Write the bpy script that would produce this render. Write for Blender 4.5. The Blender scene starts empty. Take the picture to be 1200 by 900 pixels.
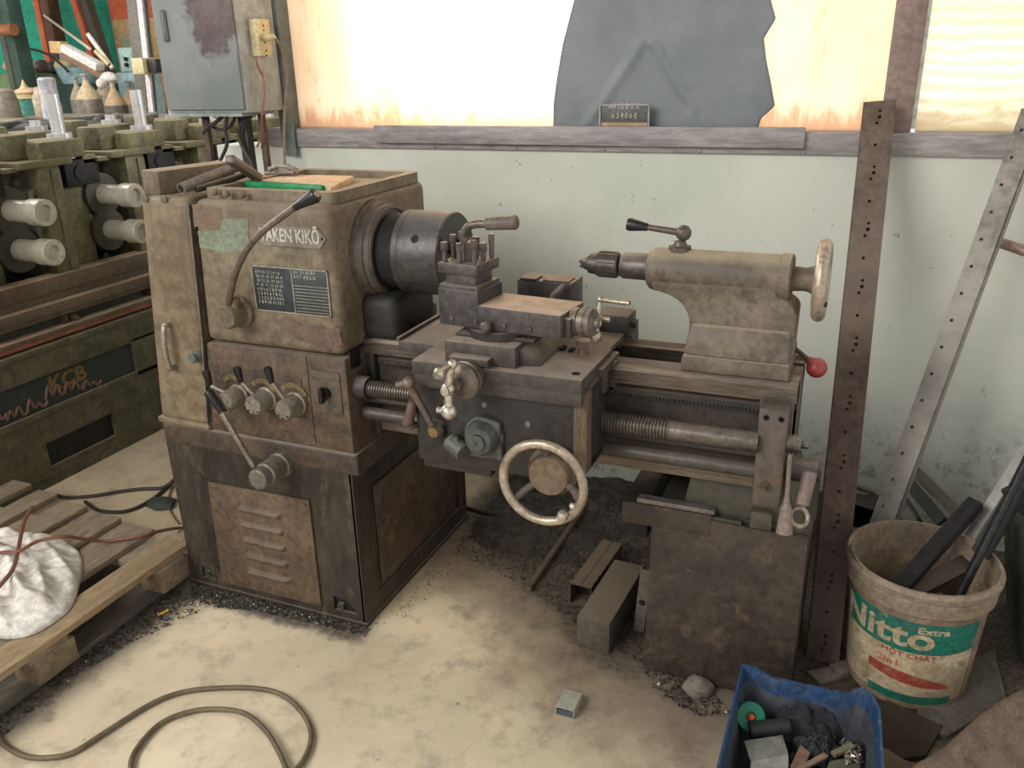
import bpy, bmesh, math, random
from mathutils import Vector, Matrix, noise
random.seed(7)
SC = bpy.context.scene
COL = SC.collection
PI = math.pi

# ------------------------------------------------------------------ camera
F = 994.3
YAW, PITCH, ROLL = (math.radians(a) for a in (-23.08, 20.75, 1.426))
cy, sy, cp, sp = math.cos(YAW), math.sin(YAW), math.cos(PITCH), math.sin(PITCH)
fwd = Vector((sy*cp, cy*cp, -sp)); r0 = Vector((cy, -sy, 0)); d0 = fwd.cross(r0)
right = math.cos(ROLL)*r0 + math.sin(ROLL)*d0
down = -math.sin(ROLL)*r0 + math.cos(ROLL)*d0
CAM = Vector((1.23139557, -1.75107826, 1.55))
cam = bpy.data.objects.new('camera', bpy.data.cameras.new('camera'))
COL.objects.link(cam)
cam.matrix_world = Matrix((( right.x, -down.x, -fwd.x, CAM.x), (right.y, -down.y, -fwd.y, CAM.y), (right.z, -down.z, -fwd.z, CAM.z), (0, 0, 0, 1)))
cam.data.sensor_width = 36; cam.data.sensor_fit = 'HORIZONTAL'; cam.data.lens = F/1200*36
cam.data.clip_start = .02; cam.data.clip_end = 100
SC.camera = cam

def at(px, py, **k):
    """a point of the photograph turned into a place on a plane x=, y= or z= of the room"""
    d = right*((px-600)/F) + down*((py-450)/F) + fwd
    (a, v), = k.items(); i = 'xyz'.index(a)
    return CAM + d*((v-CAM[i])/d[i])

# ------------------------------------------------------------------ materials
def lin(c):
    return tuple(((v/255)/12.92 if v/255 <= .04045 else ((v/255+.055)/1.055)**2.4) for v in c) + (1,)
MATS = {}
def nt(name):
    m = bpy.data.materials.new(name); m.use_nodes = True
    n = m.node_tree.nodes; n.clear()
    out = n.new('ShaderNodeOutputMaterial'); b = n.new('ShaderNodeBsdfPrincipled')
    m.node_tree.links.new(b.outputs[0], out.inputs[0])
    return m, n, m.node_tree.links, b, out
def ramp(n, L, src, a, b, lo=0., hi=1.):
    r = n.new('ShaderNodeMapRange'); r.interpolation_type = 'SMOOTHSTEP'
    L.new(src, r.inputs[0]); r.inputs[1].default_value = a; r.inputs[2].default_value = b
    r.inputs[3].default_value = lo; r.inputs[4].default_value = hi
    return r.outputs[0]
def mix(n, L, f, a, b, mode='MIX'):
    x = n.new('ShaderNodeMix'); x.data_type = 'RGBA'; x.blend_type = mode
    for s, v in ((x.inputs[0], f), (x.inputs[6], a), (x.inputs[7], b)):
        if isinstance(v, (int, float, tuple)): s.default_value = v
        else: L.new(v, s)
    return x.outputs[2]
def math_(n, L, op, a, b=0., clamp=False):
    x = n.new('ShaderNodeMath'); x.operation = op; x.use_clamp = clamp
    for s, v in ((x.inputs[0], a), (x.inputs[1], b)):
        if isinstance(v, (int, float)): s.default_value = v
        else: L.new(v, s)
    return x.outputs[0]
def noise_(n, L, vec, scale, detail=4, rough=.6, dist=0.):
    x = n.new('ShaderNodeTexNoise'); x.inputs['Scale'].default_value = scale
    x.inputs['Detail'].default_value = detail; x.inputs['Roughness'].default_value = rough
    x.inputs['Distortion'].default_value = dist
    L.new(vec, x.inputs['Vector']); return x.outputs['Fac']
def surf(name, c1, c2=None, c3=None, amt=.5, scale=6., rough=.6, metal=0., dust=None, dustamt=.7, bump=.18, stretch=(1, 1, 1), fine=.34, spec=.4, coat=0):
    """worn surface: two mottled colours, blotches of a third, dust settled on what faces up"""
    if name in MATS: return MATS[name]
    m, n, L, b, out = nt(name)
    tc = n.new('ShaderNodeTexCoord'); mp = n.new('ShaderNodeMapping'); mp.inputs['Scale'].default_value = stretch
    L.new(tc.outputs['Object'], mp.inputs[0]); v = mp.outputs[0]
    n1 = noise_(n, L, v, scale, 5, .65)
    col = mix(n, L, ramp(n, L, n1, .35, .65), lin(c1), lin(c2 or c1))
    n2 = noise_(n, L, v, scale*7, 4, .7)
    dk = ramp(n, L, n2, .3, .7, 1-fine, 1+fine*.4)
    g = n.new('ShaderNodeCombineColor'); [L.new(dk, g.inputs[i]) for i in range(3)]
    col = mix(n, L, 1., col, g.outputs[0], 'MULTIPLY')
    if c3:
        n3 = noise_(n, L, v, scale*1.7, 6, .75, .3)
        col = mix(n, L, ramp(n, L, n3, .70-amt*.4, .86-amt*.4, 0, .85), col, lin(c3))
    r_ = ramp(n, L, n2, .3, .7, rough-.1, rough+.12)
    if dust:
        ge = n.new('ShaderNodeNewGeometry'); sx = n.new('ShaderNodeSeparateXYZ'); L.new(ge.outputs['Normal'], sx.inputs[0])
        up = ramp(n, L, sx.outputs[2], .45, .95)
        n4 = noise_(n, L, v, scale*3, 5, .7)
        f = math_(n, L, 'MULTIPLY', up, ramp(n, L, n4, .25, .6, dustamt*.6, dustamt))
        col = mix(n, L, f, col, lin(dust))
        r_ = math_(n, L, 'ADD', r_, math_(n, L, 'MULTIPLY', f, .3), True)
        if metal: L.new(math_(n, L, 'MULTIPLY', math_(n, L, 'SUBTRACT', 1., f), metal), b.inputs['Metallic'])
    L.new(col, b.inputs['Base Color']); L.new(r_, b.inputs['Roughness'])
    if metal and not dust: b.inputs['Metallic'].default_value = metal
    b.inputs['Specular IOR Level'].default_value = spec
    b.inputs['Coat Weight'].default_value = coat
    if bump:
        bp = n.new('ShaderNodeBump'); bp.inputs['Strength'].default_value = bump; bp.inputs['Distance'].default_value = .004
        L.new(n2, bp.inputs['Height']); L.new(bp.outputs[0], b.inputs['Normal'])
    MATS[name] = m
    return m

DUST = (140, 127, 115)
body = surf('headstock_paint', (126, 114, 93), (106, 93, 75), (84, 68, 55), .42, 6, .62, dust=(134, 120, 100), dustamt=.5, bump=.2)
low = surf('gearbox_paint', (98, 80, 65), (80, 66, 54), (58, 48, 40), .5, 9, .6, dust=DUST, dustamt=.5)
based = surf('cabinet_paint', (66, 57, 47), (46, 41, 35), (90, 76, 58), .40, 5, .55, dust=DUST, dustamt=.5, stretch=(1.6, 1.6, .6), fine=.35)
panelm = surf('louver_panel_paint', (102, 84, 67), (86, 70, 56), (112, 94, 72), .35, 9, .55, fine=.35)
dark = surf('greasy_dark_metal', (64, 59, 56), (50, 47, 45), (74, 64, 56), .35, 8, .5, .25, dust=(126, 113, 102), dustamt=.75)
black = surf('black_parts_and_hole_shade', (26, 25, 25), (18, 18, 19), None, .3, 9, .7)  # near-black for black parts and for shade painted into holes and gaps
steel = surf('dusty_steel', (108, 102, 96), (88, 84, 80), (70, 58, 50), .3, 9, .42, .7, dust=(146, 132, 118), dustamt=.6)
bedm = surf('bed_way_steel', (116, 106, 96), (96, 86, 78), None, .3, 12, .35, .6, dust=(150, 134, 120), dustamt=.7, stretch=(.2, 2, 2))
bright = surf('worn_bright_steel', (206, 198, 184), (180, 170, 154), None, .25, 12, .28, .7, bump=.03)
wheelm = surf('handwheel_steel', (186, 172, 154), (152, 138, 120), (110, 94, 78), .35, 14, .4, .55, bump=.08)
chuckm = surf('chuck_steel', (84, 81, 80), (72, 70, 70), None, .3, 7, .42, .55, dust=(112, 108, 104), dustamt=.5)
tailp = surf('tailstock_paint', (114, 103, 88), (90, 81, 70), (70, 60, 52), .46, 8, .55, dust=(158, 144, 122), dustamt=.85, bump=.25)
tailc = surf('tailstock_quill_steel', (104, 96, 90), (80, 76, 74), None, .3, 10, .4, .6, dust=(140, 128, 118), dustamt=.5)
alu = surf('knob_aluminium', (158, 150, 136), (132, 124, 112), (100, 90, 78), .3, 14, .42, .5, bump=.05)
grip = surf('black_plastic_grip', (34, 32, 32), (26, 25, 26), None, .2, 14, .35)
greyp = surf('aged_grey_paint', (116, 122, 118), (104, 110, 106), (78, 62, 60), .12, 3, .55, bump=.08)
mill = surf('mill_olive_paint', (110, 104, 70), (86, 82, 56), (52, 48, 38), .5, 7, .62, dust=(150, 138, 108), dustamt=.7, bump=.25)
millg = surf('mill_bed_green_paint', (92, 88, 66), (72, 70, 52), (58, 53, 42), .55, 12, .65, dust=(140, 124, 98), dustamt=.6, bump=.3)
rust = surf('rusty_iron', (98, 78, 64), (78, 64, 56), (112, 74, 50), .4, 8, .75, .2, dust=(136, 118, 100), dustamt=.4, bump=.3)
platem = surf('pedestal_plate_paint', (70, 60, 50), (54, 46, 40), (92, 76, 58), .38, 6, .6, bump=.2, fine=.35)
shaftm = surf('oily_shaft_steel', (190, 186, 168), (164, 160, 144), None, .3, 3, .32, .3, bump=.0, fine=.05)
wood = surf('pallet_wood', (166, 144, 112), (148, 126, 98), (112, 94, 74), .25, 7, .8, stretch=(3, .4, 3), bump=.3)
woodg = surf('grey_old_wood', (158, 144, 122), (136, 123, 104), (92, 80, 66), .35, 7, .85, stretch=(3, .4, 3), bump=.35)
sackm = surf('white_sack', (236, 232, 224), (218, 212, 202), (150, 132, 110), .2, 5, .7, bump=.2)
hosem = surf('hose_rubber', (112, 98, 76), (94, 82, 64), None, .2, 30, .5)
cablem = surf('dark_cable', (58, 52, 48), (48, 44, 42), None, .2, 20, .5)
redc = surf('red_brown_cable', (142, 92, 74), (122, 82, 66), None, .2, 20, .5)
railm = surf('brown_steel_rail', (106, 90, 78), (92, 78, 70), (80, 62, 52), .35, 6, .5, .3, bump=.15)
railg = surf('grey_steel_rail', (146, 140, 132), (126, 120, 114), (102, 84, 74), .25, 5, .45, .4, bump=.12)
channelm = surf('sill_channel_paint', (164, 156, 154), (146, 140, 138), (178, 170, 166), .2, 5, .5, stretch=(.3, 2, 2), bump=.1)
frame2 = surf('window_post_paint', (150, 126, 118), (132, 112, 106), (112, 88, 80), .35, 5, .55)
redk = surf('red_knob', (150, 58, 56), (132, 50, 50), (96, 50, 46), .2, 10, .4, dust=(170, 110, 104), dustamt=.4)
blackp = surf('black_painted_steel', (44, 42, 44), (34, 33, 36), (70, 62, 56), .2, 9, .45, .3)
bluep = surf('blue_plastic', (40, 74, 118), (52, 74, 104), (92, 96, 100), .42, 9, .5, bump=.1)
greyin = surf('dirty_blue_plastic', (78, 80, 86), (62, 66, 76), (48, 72, 108), .25, 6, .6, bump=.1)
pailm = surf('dirty_pail_plastic', (158, 138, 114), (138, 120, 98), (110, 92, 74), .4, 8, .6, bump=.15)
pailin = surf('pail_inside_plastic', (132, 114, 96), (112, 96, 80), (154, 138, 118), .3, 9, .7)
tealp = surf('teal_print', (26, 112, 94), (44, 104, 90), (136, 124, 98), .38, 16, .5, bump=.05)
redp = surf('red_print', (164, 66, 52), (150, 78, 60), (150, 122, 96), .5, 18, .5, bump=.05)
cream = surf('cream_plastic', (206, 192, 150), (190, 176, 136), (140, 120, 90), .2, 14, .5)
creamp = surf('cream_print', (196, 180, 150), (174, 154, 124), (132, 108, 80), .45, 9, .55, bump=.05)
teal = surf('teal_wall_paint', (44, 172, 140), (36, 160, 130), None, .2, 2, .7)
orange = surf('orange_paint', (222, 112, 70), (206, 98, 60), (150, 80, 56), .15, 6, .6)
tan = surf('tan_board', (206, 172, 124), (194, 160, 116), None, .2, 3, .7)
brownm = surf('brown_steel', (112, 76, 58), (92, 64, 50), None, .2, 5, .6)
mint = surf('mint_enamel', (176, 204, 196), (160, 190, 184), (120, 120, 100), .15, 5, .5)
sky_b = surf('pale_blue_enamel', (170, 200, 206), (150, 184, 192), None, .15, 5, .5)
gasm = surf('gas_bottle_paint', (150, 142, 128), (122, 114, 102), (92, 84, 76), .25, 4, .4, .4)
green = surf('bright_green_plastic', (36, 142, 88), (30, 126, 80), None, .2, 20, .45)
paper = surf('pinkish_card', (196, 164, 132), (206, 178, 150), (170, 132, 104), .2, 8, .8)
ragm = surf('dark_rag', (52, 52, 56), (40, 40, 44), (70, 66, 60), .3, 14, .9, bump=.4)
concm = surf('broken_concrete', (132, 124, 112), (112, 104, 94), (84, 76, 66), .35, 10, .9, bump=.4)
patchg = surf('pale_green_patch', (126, 134, 115), (114, 120, 102), (112, 100, 80), .3, 12, .6)
patchr = surf('worn_red_primer', (124, 98, 82), (112, 92, 76), (110, 97, 78), .55, 18, .7)
platd = surf('dark_index_plate', (60, 66, 68), (72, 76, 76), None, .2, 30, .4, .4, bump=.05)
platl = surf('pale_plate_metal', (200, 196, 184), (180, 174, 162), None, .2, 30, .4, .3, bump=.05)
tarpm = surf('grey_green_sheet', (122, 127, 130), (108, 113, 117), (134, 138, 136), .22, 2.4, .5, bump=.03, fine=.08)
swarfm = surf('steel_swarf', (150, 144, 136), (60, 56, 54), None, .4, 60, .35, .7, bump=0)
swarfd = surf('dark_swarf', (72, 66, 60), (40, 38, 36), None, .4, 40, .7, .3, bump=0)
rustsheet = surf('brown_rusted_sheet', (122, 104, 90), (106, 88, 76), (72, 56, 48), .42, 16, .65, .2, bump=.15)
greencov = surf('dark_green_cover', (60, 66, 54), (44, 50, 42), (84, 82, 66), .3, 6, .6, bump=.2)
orangeg = surf('orange_guard', (224, 92, 50), (200, 80, 44), None, .1, 10, .5)
yellow = surf('yellow_filter', (230, 186, 70), (220, 170, 70), None, .1, 10, .6)
glassy = surf('polished_screw', (196, 194, 192), (176, 174, 172), None, .2, 2, .28, .4, bump=0, fine=.04)
goldp = surf('ochre_lettering', (128, 98, 54), (104, 84, 50), (60, 56, 42), .5, 50, .7)
pinkp = surf('faded_red_lettering', (128, 92, 78), (104, 80, 66), (70, 62, 50), .55, 50, .7)
navy = surf('dark_blue_band', (46, 54, 50), (38, 44, 44), (60, 56, 42), .3, 8, .6)

# ------------------------------------------------------------------ mesh building
W = {}
class M:
    def __init__(s): s.bm = bmesh.new()
    def _add(s, t, mi=0):
        for f in t.faces: f.material_index = mi
        me = bpy.data.meshes.new('t'); t.to_mesh(me); t.free(); s.bm.from_mesh(me); bpy.data.meshes.remove(me)
        return s
    def hexa(s, p, bev=0, seg=2, mi=0):
        t = bmesh.new(); v = [t.verts.new(q) for q in p]
        for f in ((0, 3, 2, 1), (4, 5, 6, 7), (0, 1, 5, 4), (1, 2, 6, 5), (2, 3, 7, 6), (3, 0, 4, 7)): t.faces.new([v[i] for i in f])
        bmesh.ops.recalc_face_normals(t, faces=t.faces)
        if bev: bmesh.ops.bevel(t, geom=list(t.edges), offset=bev, segments=seg, affect='EDGES', profile=.5)
        return s._add(t, mi)
    def box(s, x0, x1, y0, y1, z0, z1, bev=0, rz=0, seg=2, mi=0, mat=None):
        c = Vector(((x0+x1)/2, (y0+y1)/2, (z0+z1)/2))
        R = mat if mat else Matrix.Rotation(rz, 3, 'Z')
        p = [c + R @ (Vector(q)-c) for q in ((x0, y0, z0), (x1, y0, z0), (x1, y1, z0), (x0, y1, z0), (x0, y0, z1), (x1, y0, z1), (x1, y1, z1), (x0, y1, z1))]
        return s.hexa(p, bev, seg, mi)
    def bar(s, a, b, w, h, up=(0, 0, 1), bev=0, mi=0):
        """a rectangular bar from a to b, width w sideways, height h along up"""
        a, b, up = Vector(a), Vector(b), Vector(up)
        u = (b-a).normalized(); sd = u.cross(up).normalized(); up = sd.cross(u).normalized()
        p = [q + sd*(i*w/2) + up*(j*h/2) for q in (a, b) for i, j in ((-1, -1), (1, -1), (1, 1), (-1, 1))]
        return s.hexa(p, bev, 2, mi)
    def lathe(s, o, ax, prof, seg=32, mi=0, close=True):
        """profile [(along, radius)] turned about an axis"""
        o, ax = Vector(o), Vector(ax).normalized()
        q = Vector((0, 0, 1)).rotation_difference(ax)
        t = bmesh.new(); rings = []
        for z, r in prof:
            if r < 1e-6: rings.append([t.verts.new(o + ax*z)])
            else: rings.append([t.verts.new(o + q @ Vector((r*math.cos(2*PI*i/seg), r*math.sin(2*PI*i/seg), z))) for i in range(seg)])
        for A, B in zip(rings, rings[1:]):
            for i in range(seg):
                j = (i+1) % seg
                vs = [A[i % len(A)], A[j % len(A)], B[j % len(B)], B[i % len(B)]]
                u = []
                for x in vs:
                    if x not in u: u.append(x)
                if len(u) > 2: t.faces.new(u)
        if close:
            for R in (rings[0], rings[-1]):
                if len(R) > 2: t.faces.new(R)
        bmesh.ops.recalc_face_normals(t, faces=t.faces)
        return s._add(t, mi)
    def cyl(s, a, b, r, r2=None, seg=24, bev=0, mi=0):
        a, b = Vector(a), Vector(b); l = (b-a).length; r2 = r if r2 is None else r2
        pr = [(0, r-bev), (bev, r), (l-bev, r2), (l, r2-bev)] if bev else [(0, r), (l, r2)]
        return s.lathe(a, b-a, pr, seg, mi)
    def ball(s, c, r, sc=(1, 1, 1), seg=20, mi=0):
        t = bmesh.new(); bmesh.ops.create_uvsphere(t, u_segments=seg, v_segments=seg//2, radius=r)
        for v in t.verts: v.co = Vector((v.co.x*sc[0], v.co.y*sc[1], v.co.z*sc[2])) + Vector(c)
        return s._add(t, mi)
    def torus(s, c, ax, R, r, seg=48, sides=14, mi=0, sq=1):
        prof = [(r*sq*math.sin(2*PI*i/sides), R+r*math.cos(2*PI*i/sides)) for i in range(sides+1)]
        s.lathe(c, ax, prof, seg, mi, close=False); return s
    def tube(s, pts, r, seg=10, smooth=4, mi=0, cap=True, rr=None):
        P = [Vector(p) for p in pts]
        if smooth and len(P) > 2:
            Q = []
            for i in range(len(P)-1):
                p0, p1, p2, p3 = P[max(i-1, 0)], P[i], P[i+1], P[min(i+2, len(P)-1)]
                for k in range(smooth):
                    t = k/smooth
                    Q.append(.5*((2*p1)+(p2-p0)*t+(2*p0-5*p1+4*p2-p3)*t*t+(3*p1-p0-3*p2+p3)*t**3))
            P = Q+[P[-1]]
        t = bmesh.new(); rings = []; n = None
        for i, p in enumerate(P):
            d = (P[min(i+1, len(P)-1)]-P[max(i-1, 0)]).normalized()
            if n is None: n = d.orthogonal().normalized()
            n = (n-d*n.dot(d)).normalized(); b_ = d.cross(n)
            R = rr(i/(len(P)-1)) if rr else r
            rings.append([t.verts.new(p+n*(R*math.cos(2*PI*k/seg))+b_*(R*math.sin(2*PI*k/seg))) for k in range(seg)])
        for A, B in zip(rings, rings[1:]):
            for k in range(seg): t.faces.new((A[k], A[(k+1) % seg], B[(k+1) % seg], B[k]))
        if cap: t.faces.new(rings[0]); t.faces.new(rings[-1])
        bmesh.ops.recalc_face_normals(t, faces=t.faces)
        return s._add(t, mi)
    def prism(s, poly, f, d, bev=0, mi=0):
        """outline poly [(u,v)] placed by f(u,v), given thickness by the vector d"""
        t = bmesh.new(); d = Vector(d)
        A = [t.verts.new(f(*q)) for q in poly]; B = [t.verts.new(Vector(f(*q))+d) for q in poly]
        t.faces.new(A); t.faces.new(B)
        n = len(A)
        for i in range(n): t.faces.new((A[i], A[(i+1) % n], B[(i+1) % n], B[i]))
        bmesh.ops.recalc_face_normals(t, faces=t.faces)
        if bev: bmesh.ops.bevel(t, geom=list(t.edges), offset=bev, segments=2, affect='EDGES', profile=.5)
        return s._add(t, mi)
    def holed(s, outer, holes, f, d, mi=0):
        """flat plate with real holes"""
        t = bmesh.new(); E = []
        for lp in [outer]+holes:
            vs = [t.verts.new((u, v, 0)) for u, v in lp]
            E += [t.edges.new((vs[i], vs[(i+1) % len(vs)])) for i in range(len(vs))]
        bmesh.ops.triangle_fill(t, use_beauty=True, edges=E)
        g = bmesh.ops.extrude_face_region(t, geom=list(t.faces))
        nv = {v for v in g['geom'] if isinstance(v, bmesh.types.BMVert)}
        d = Vector(d)
        for v in t.verts: v.co = Vector(f(v.co.x, v.co.y)) + (d if v in nv else Vector())
        bmesh.ops.recalc_face_normals(t, faces=t.faces)
        return s._add(t, mi)
    def heap(s, f, nu, nv, mi=0):
        t = bmesh.new(); g = [[t.verts.new(f(i/nu, j/nv)) for j in range(nv+1)] for i in range(nu+1)]
        for i in range(nu):
            for j in range(nv): t.faces.new((g[i][j], g[i+1][j], g[i+1][j+1], g[i][j+1]))
        bmesh.ops.recalc_face_normals(t, faces=t.faces)
        return s._add(t, mi)
    def build(s, name, mat, parent=None, loc=None, sharp=35):
        me = bpy.data.meshes.new(name); bm = s.bm
        ca = math.radians(sharp)
        for f in bm.faces: f.smooth = True
        for e in bm.edges: e.smooth = not (len(e.link_faces) == 2 and e.calc_face_angle(0) > ca)
        if parent is not None:
            if parent.parent and parent.parent.parent: parent = parent.parent   # thing > part > sub-part, no deeper
            o0 = W[parent]
        elif loc is not None: o0 = Vector(loc)
        else:
            xs = [v.co for v in bm.verts]; lo = [min(c[i] for c in xs) for i in range(3)]; hi = [max(c[i] for c in xs) for i in range(3)]
            o0 = Vector(((lo[0]+hi[0])/2, (lo[1]+hi[1])/2, lo[2]))
        bmesh.ops.translate(bm, verts=bm.verts, vec=-o0)
        bm.to_mesh(me); bm.free()
        for m in (mat if isinstance(mat, (list, tuple)) else [mat]): me.materials.append(m)
        o = bpy.data.objects.new(name, me); COL.objects.link(o); W[o] = o0.copy()
        if parent is not None: o.parent = parent
        else: o.location = o0
        return o
def tag(o, label, cat, group=None, kind=None):
    o['label'] = label
    if cat: o['category'] = cat
    if group: o['group'] = group
    if kind: o['kind'] = kind
    return o
def thing(name, loc, label, cat, group=None):
    o = bpy.data.objects.new(name, None); COL.objects.link(o); o.location = loc; o.empty_display_size = .05
    W[o] = Vector(loc); return tag(o, label, cat, group)
def struct(name, m, mat, label=None):
    o = m.build(name, mat, loc=(0, 0, 0)); o['kind'] = 'structure'
    if label: o['label'] = label
    return o
def circ(u, v, r, n=12): return [(u+r*math.cos(2*PI*i/n), v+r*math.sin(2*PI*i/n)) for i in range(n)]
def text(name, body_, size, f, ex, mat, parent, align='CENTER', sx=1, bold=0):
    """lettering as real raised mesh; f(u,v) places it, ex is the thickness vector"""
    c = bpy.data.curves.new('t', 'FONT'); c.body = body_; c.size = size; c.align_x = align; c.align_y = 'CENTER'; c.resolution_u = 3; c.offset = bold
    o = bpy.data.objects.new('t', c); COL.objects.link(o)
    dg = bpy.context.evaluated_depsgraph_get(); me = bpy.data.meshes.new_from_object(o.evaluated_get(dg))
    bpy.data.objects.remove(o)
    t = bmesh.new(); t.from_mesh(me)
    g = bmesh.ops.extrude_face_region(t, geom=list(t.faces)); nv = {v for v in g['geom'] if isinstance(v, bmesh.types.BMVert)}
    for v in t.verts: v.co = Vector(f(v.co.x*sx, v.co.y)) + (Vector(ex) if v in nv else Vector())
    bmesh.ops.recalc_face_normals(t, faces=t.faces)
    m = M(); m._add(t)
    return m.build(name, mat, parent)
def copy_tree(o, dloc, label=None):
    c = o.copy(); COL.objects.link(c); c.location = o.location + Vector(dloc)
    if label: c['label'] = label
    for ch in list(o.children):
        k = ch.copy(); COL.objects.link(k); k.parent = c
        for g in ch.children:
            d = g.copy(); COL.objects.link(d); d.parent = k
    return c

# ================================================================== SETTING
def floor_mat():
    m, n, L, b, out = nt('concrete_floor')
    g = n.new('ShaderNodeNewGeometry'); P = g.outputs['Position']
    s = n.new('ShaderNodeSeparateXYZ'); L.new(P, s.inputs[0]); X, Y = s.outputs[0], s.outputs[1]
    nb = noise_(n, L, P, 1.6, 6, .62); nf = noise_(n, L, P, 9, 6, .7); nv = noise_(n, L, P, 60, 4, .7); nm = noise_(n, L, P, 3.2, 5, .7, .6)
    col = mix(n, L, ramp(n, L, nb, .35, .62), lin((220, 204, 174)), lin((196, 181, 154)))
    col = mix(n, L, ramp(n, L, nm, .54, .66, 0, .45), col, lin((172, 150, 128)))
    col = mix(n, L, ramp(n, L, nf, .48, .68, 0, .6), col, lin((152, 140, 122)))
    # floor behind and left of the lathe: darker brown
    back = ramp(n, L, math_(n, L, 'ADD', Y, math_(n, L, 'MULTIPLY', nb, .5)), .3, .75, 0, .55)
    col = mix(n, L, back, col, lin((138, 122, 102)))
    # oil and swarf dirt under and right of the bed
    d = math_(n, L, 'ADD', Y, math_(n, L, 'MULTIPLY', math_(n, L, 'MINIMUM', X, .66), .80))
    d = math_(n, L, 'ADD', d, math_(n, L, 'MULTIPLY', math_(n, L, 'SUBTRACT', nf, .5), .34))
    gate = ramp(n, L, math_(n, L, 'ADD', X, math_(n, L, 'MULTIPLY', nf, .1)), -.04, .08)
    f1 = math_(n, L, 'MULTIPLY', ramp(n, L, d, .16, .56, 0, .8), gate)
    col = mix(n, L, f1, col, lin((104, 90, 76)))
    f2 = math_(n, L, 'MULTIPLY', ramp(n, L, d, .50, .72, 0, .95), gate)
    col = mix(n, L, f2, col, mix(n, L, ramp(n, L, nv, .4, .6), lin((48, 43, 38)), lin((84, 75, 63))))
    # dark line of swarf dust along the machine foot and the pallet
    dy = math_(n, L, 'ABSOLUTE', math_(n, L, 'ADD', Y, math_(n, L, 'ADD', .025, math_(n, L, 'MULTIPLY', math_(n, L, 'SUBTRACT', nf, .5), .10))))
    f3 = math_(n, L, 'MULTIPLY', ramp(n, L, dy, .03, .075, .9, 0), ramp(n, L, X, -.02, .05, 1, 0))
    px = math_(n, L, 'ADD', X, math_(n, L, 'ADD', .04, math_(n, L, 'MULTIPLY', math_(n, L, 'SUBTRACT', nf, .5), .22)))
    f4 = math_(n, L, 'MULTIPLY', ramp(n, L, px, -.60, -.50, .9, 0), ramp(n, L, Y, .0, .1, 1, 0))
    col = mix(n, L, math_(n, L, 'MAXIMUM', f3, f4), col, mix(n, L, ramp(n, L, nv, .4, .6), lin((58, 54, 50)), lin((96, 90, 82))))
    # small dark specks
    vo = n.new('ShaderNodeTexVoronoi'); vo.inputs['Scale'].default_value = 11; L.new(P, vo.inputs['Vector'])
    sp = math_(n, L, 'MULTIPLY', ramp(n, L, vo.outputs['Distance'], .03, .07, 1, 0), ramp(n, L, nb, .5, .6, 0, .7))
    col = mix(n, L, sp, col, lin((84, 74, 64)))
    L.new(col, b.inputs['Base Color']); L.new(ramp(n, L, nf, .3, .7, .55, .85), b.inputs['Roughness'])
    bp = n.new('ShaderNodeBump'); bp.inputs['Strength'].default_value = .25; bp.inputs['Distance'].default_value = .006
    L.new(nf, bp.inputs['Height']); L.new(bp.outputs[0], b.inputs['Normal'])
    return m
def wall_mat():
    m, n, L, b, out = nt('painted_masonry')
    g = n.new('ShaderNodeNewGeometry'); P = g.outputs['Position']
    s = n.new('ShaderNodeSeparateXYZ'); L.new(P, s.inputs[0]); Z = s.outputs[2]
    nb = noise_(n, L, P, 1.4, 5, .6); nf = noise_(n, L, P, 10, 6, .7); ns = noise_(n, L, P, 26, 5, .75)
    col = mix(n, L, ramp(n, L, nb, .38, .62), lin((202, 204, 193)), lin((190, 193, 181)))
    col = mix(n, L, ramp(n, L, nf, .6, .8, 0, .35), col, lin((170, 164, 136)))
    z1 = math_(n, L, 'ADD', Z, math_(n, L, 'MULTIPLY', math_(n, L, 'SUBTRACT', nf, .5), .5))
    col = mix(n, L, math_(n, L, 'MULTIPLY', ramp(n, L, z1, .1, .55, 1, 0), ramp(n, L, ns, .50, .60, .1, .7)), col, lin((112, 108, 92)))
    col = mix(n, L, ramp(n, L, ns, .665, .70, 0, .7), col, lin((104, 98, 84)))
    L.new(col, b.inputs['Base Color']); b.inputs['Roughness'].default_value = .7
    bp = n.new('ShaderNodeBump'); bp.inputs['Strength'].default_value = .2; bp.inputs['Distance'].default_value = .005
    L.new(nf, bp.inputs['Height']); L.new(bp.outputs[0], b.inputs['Normal'])
    return m
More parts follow.
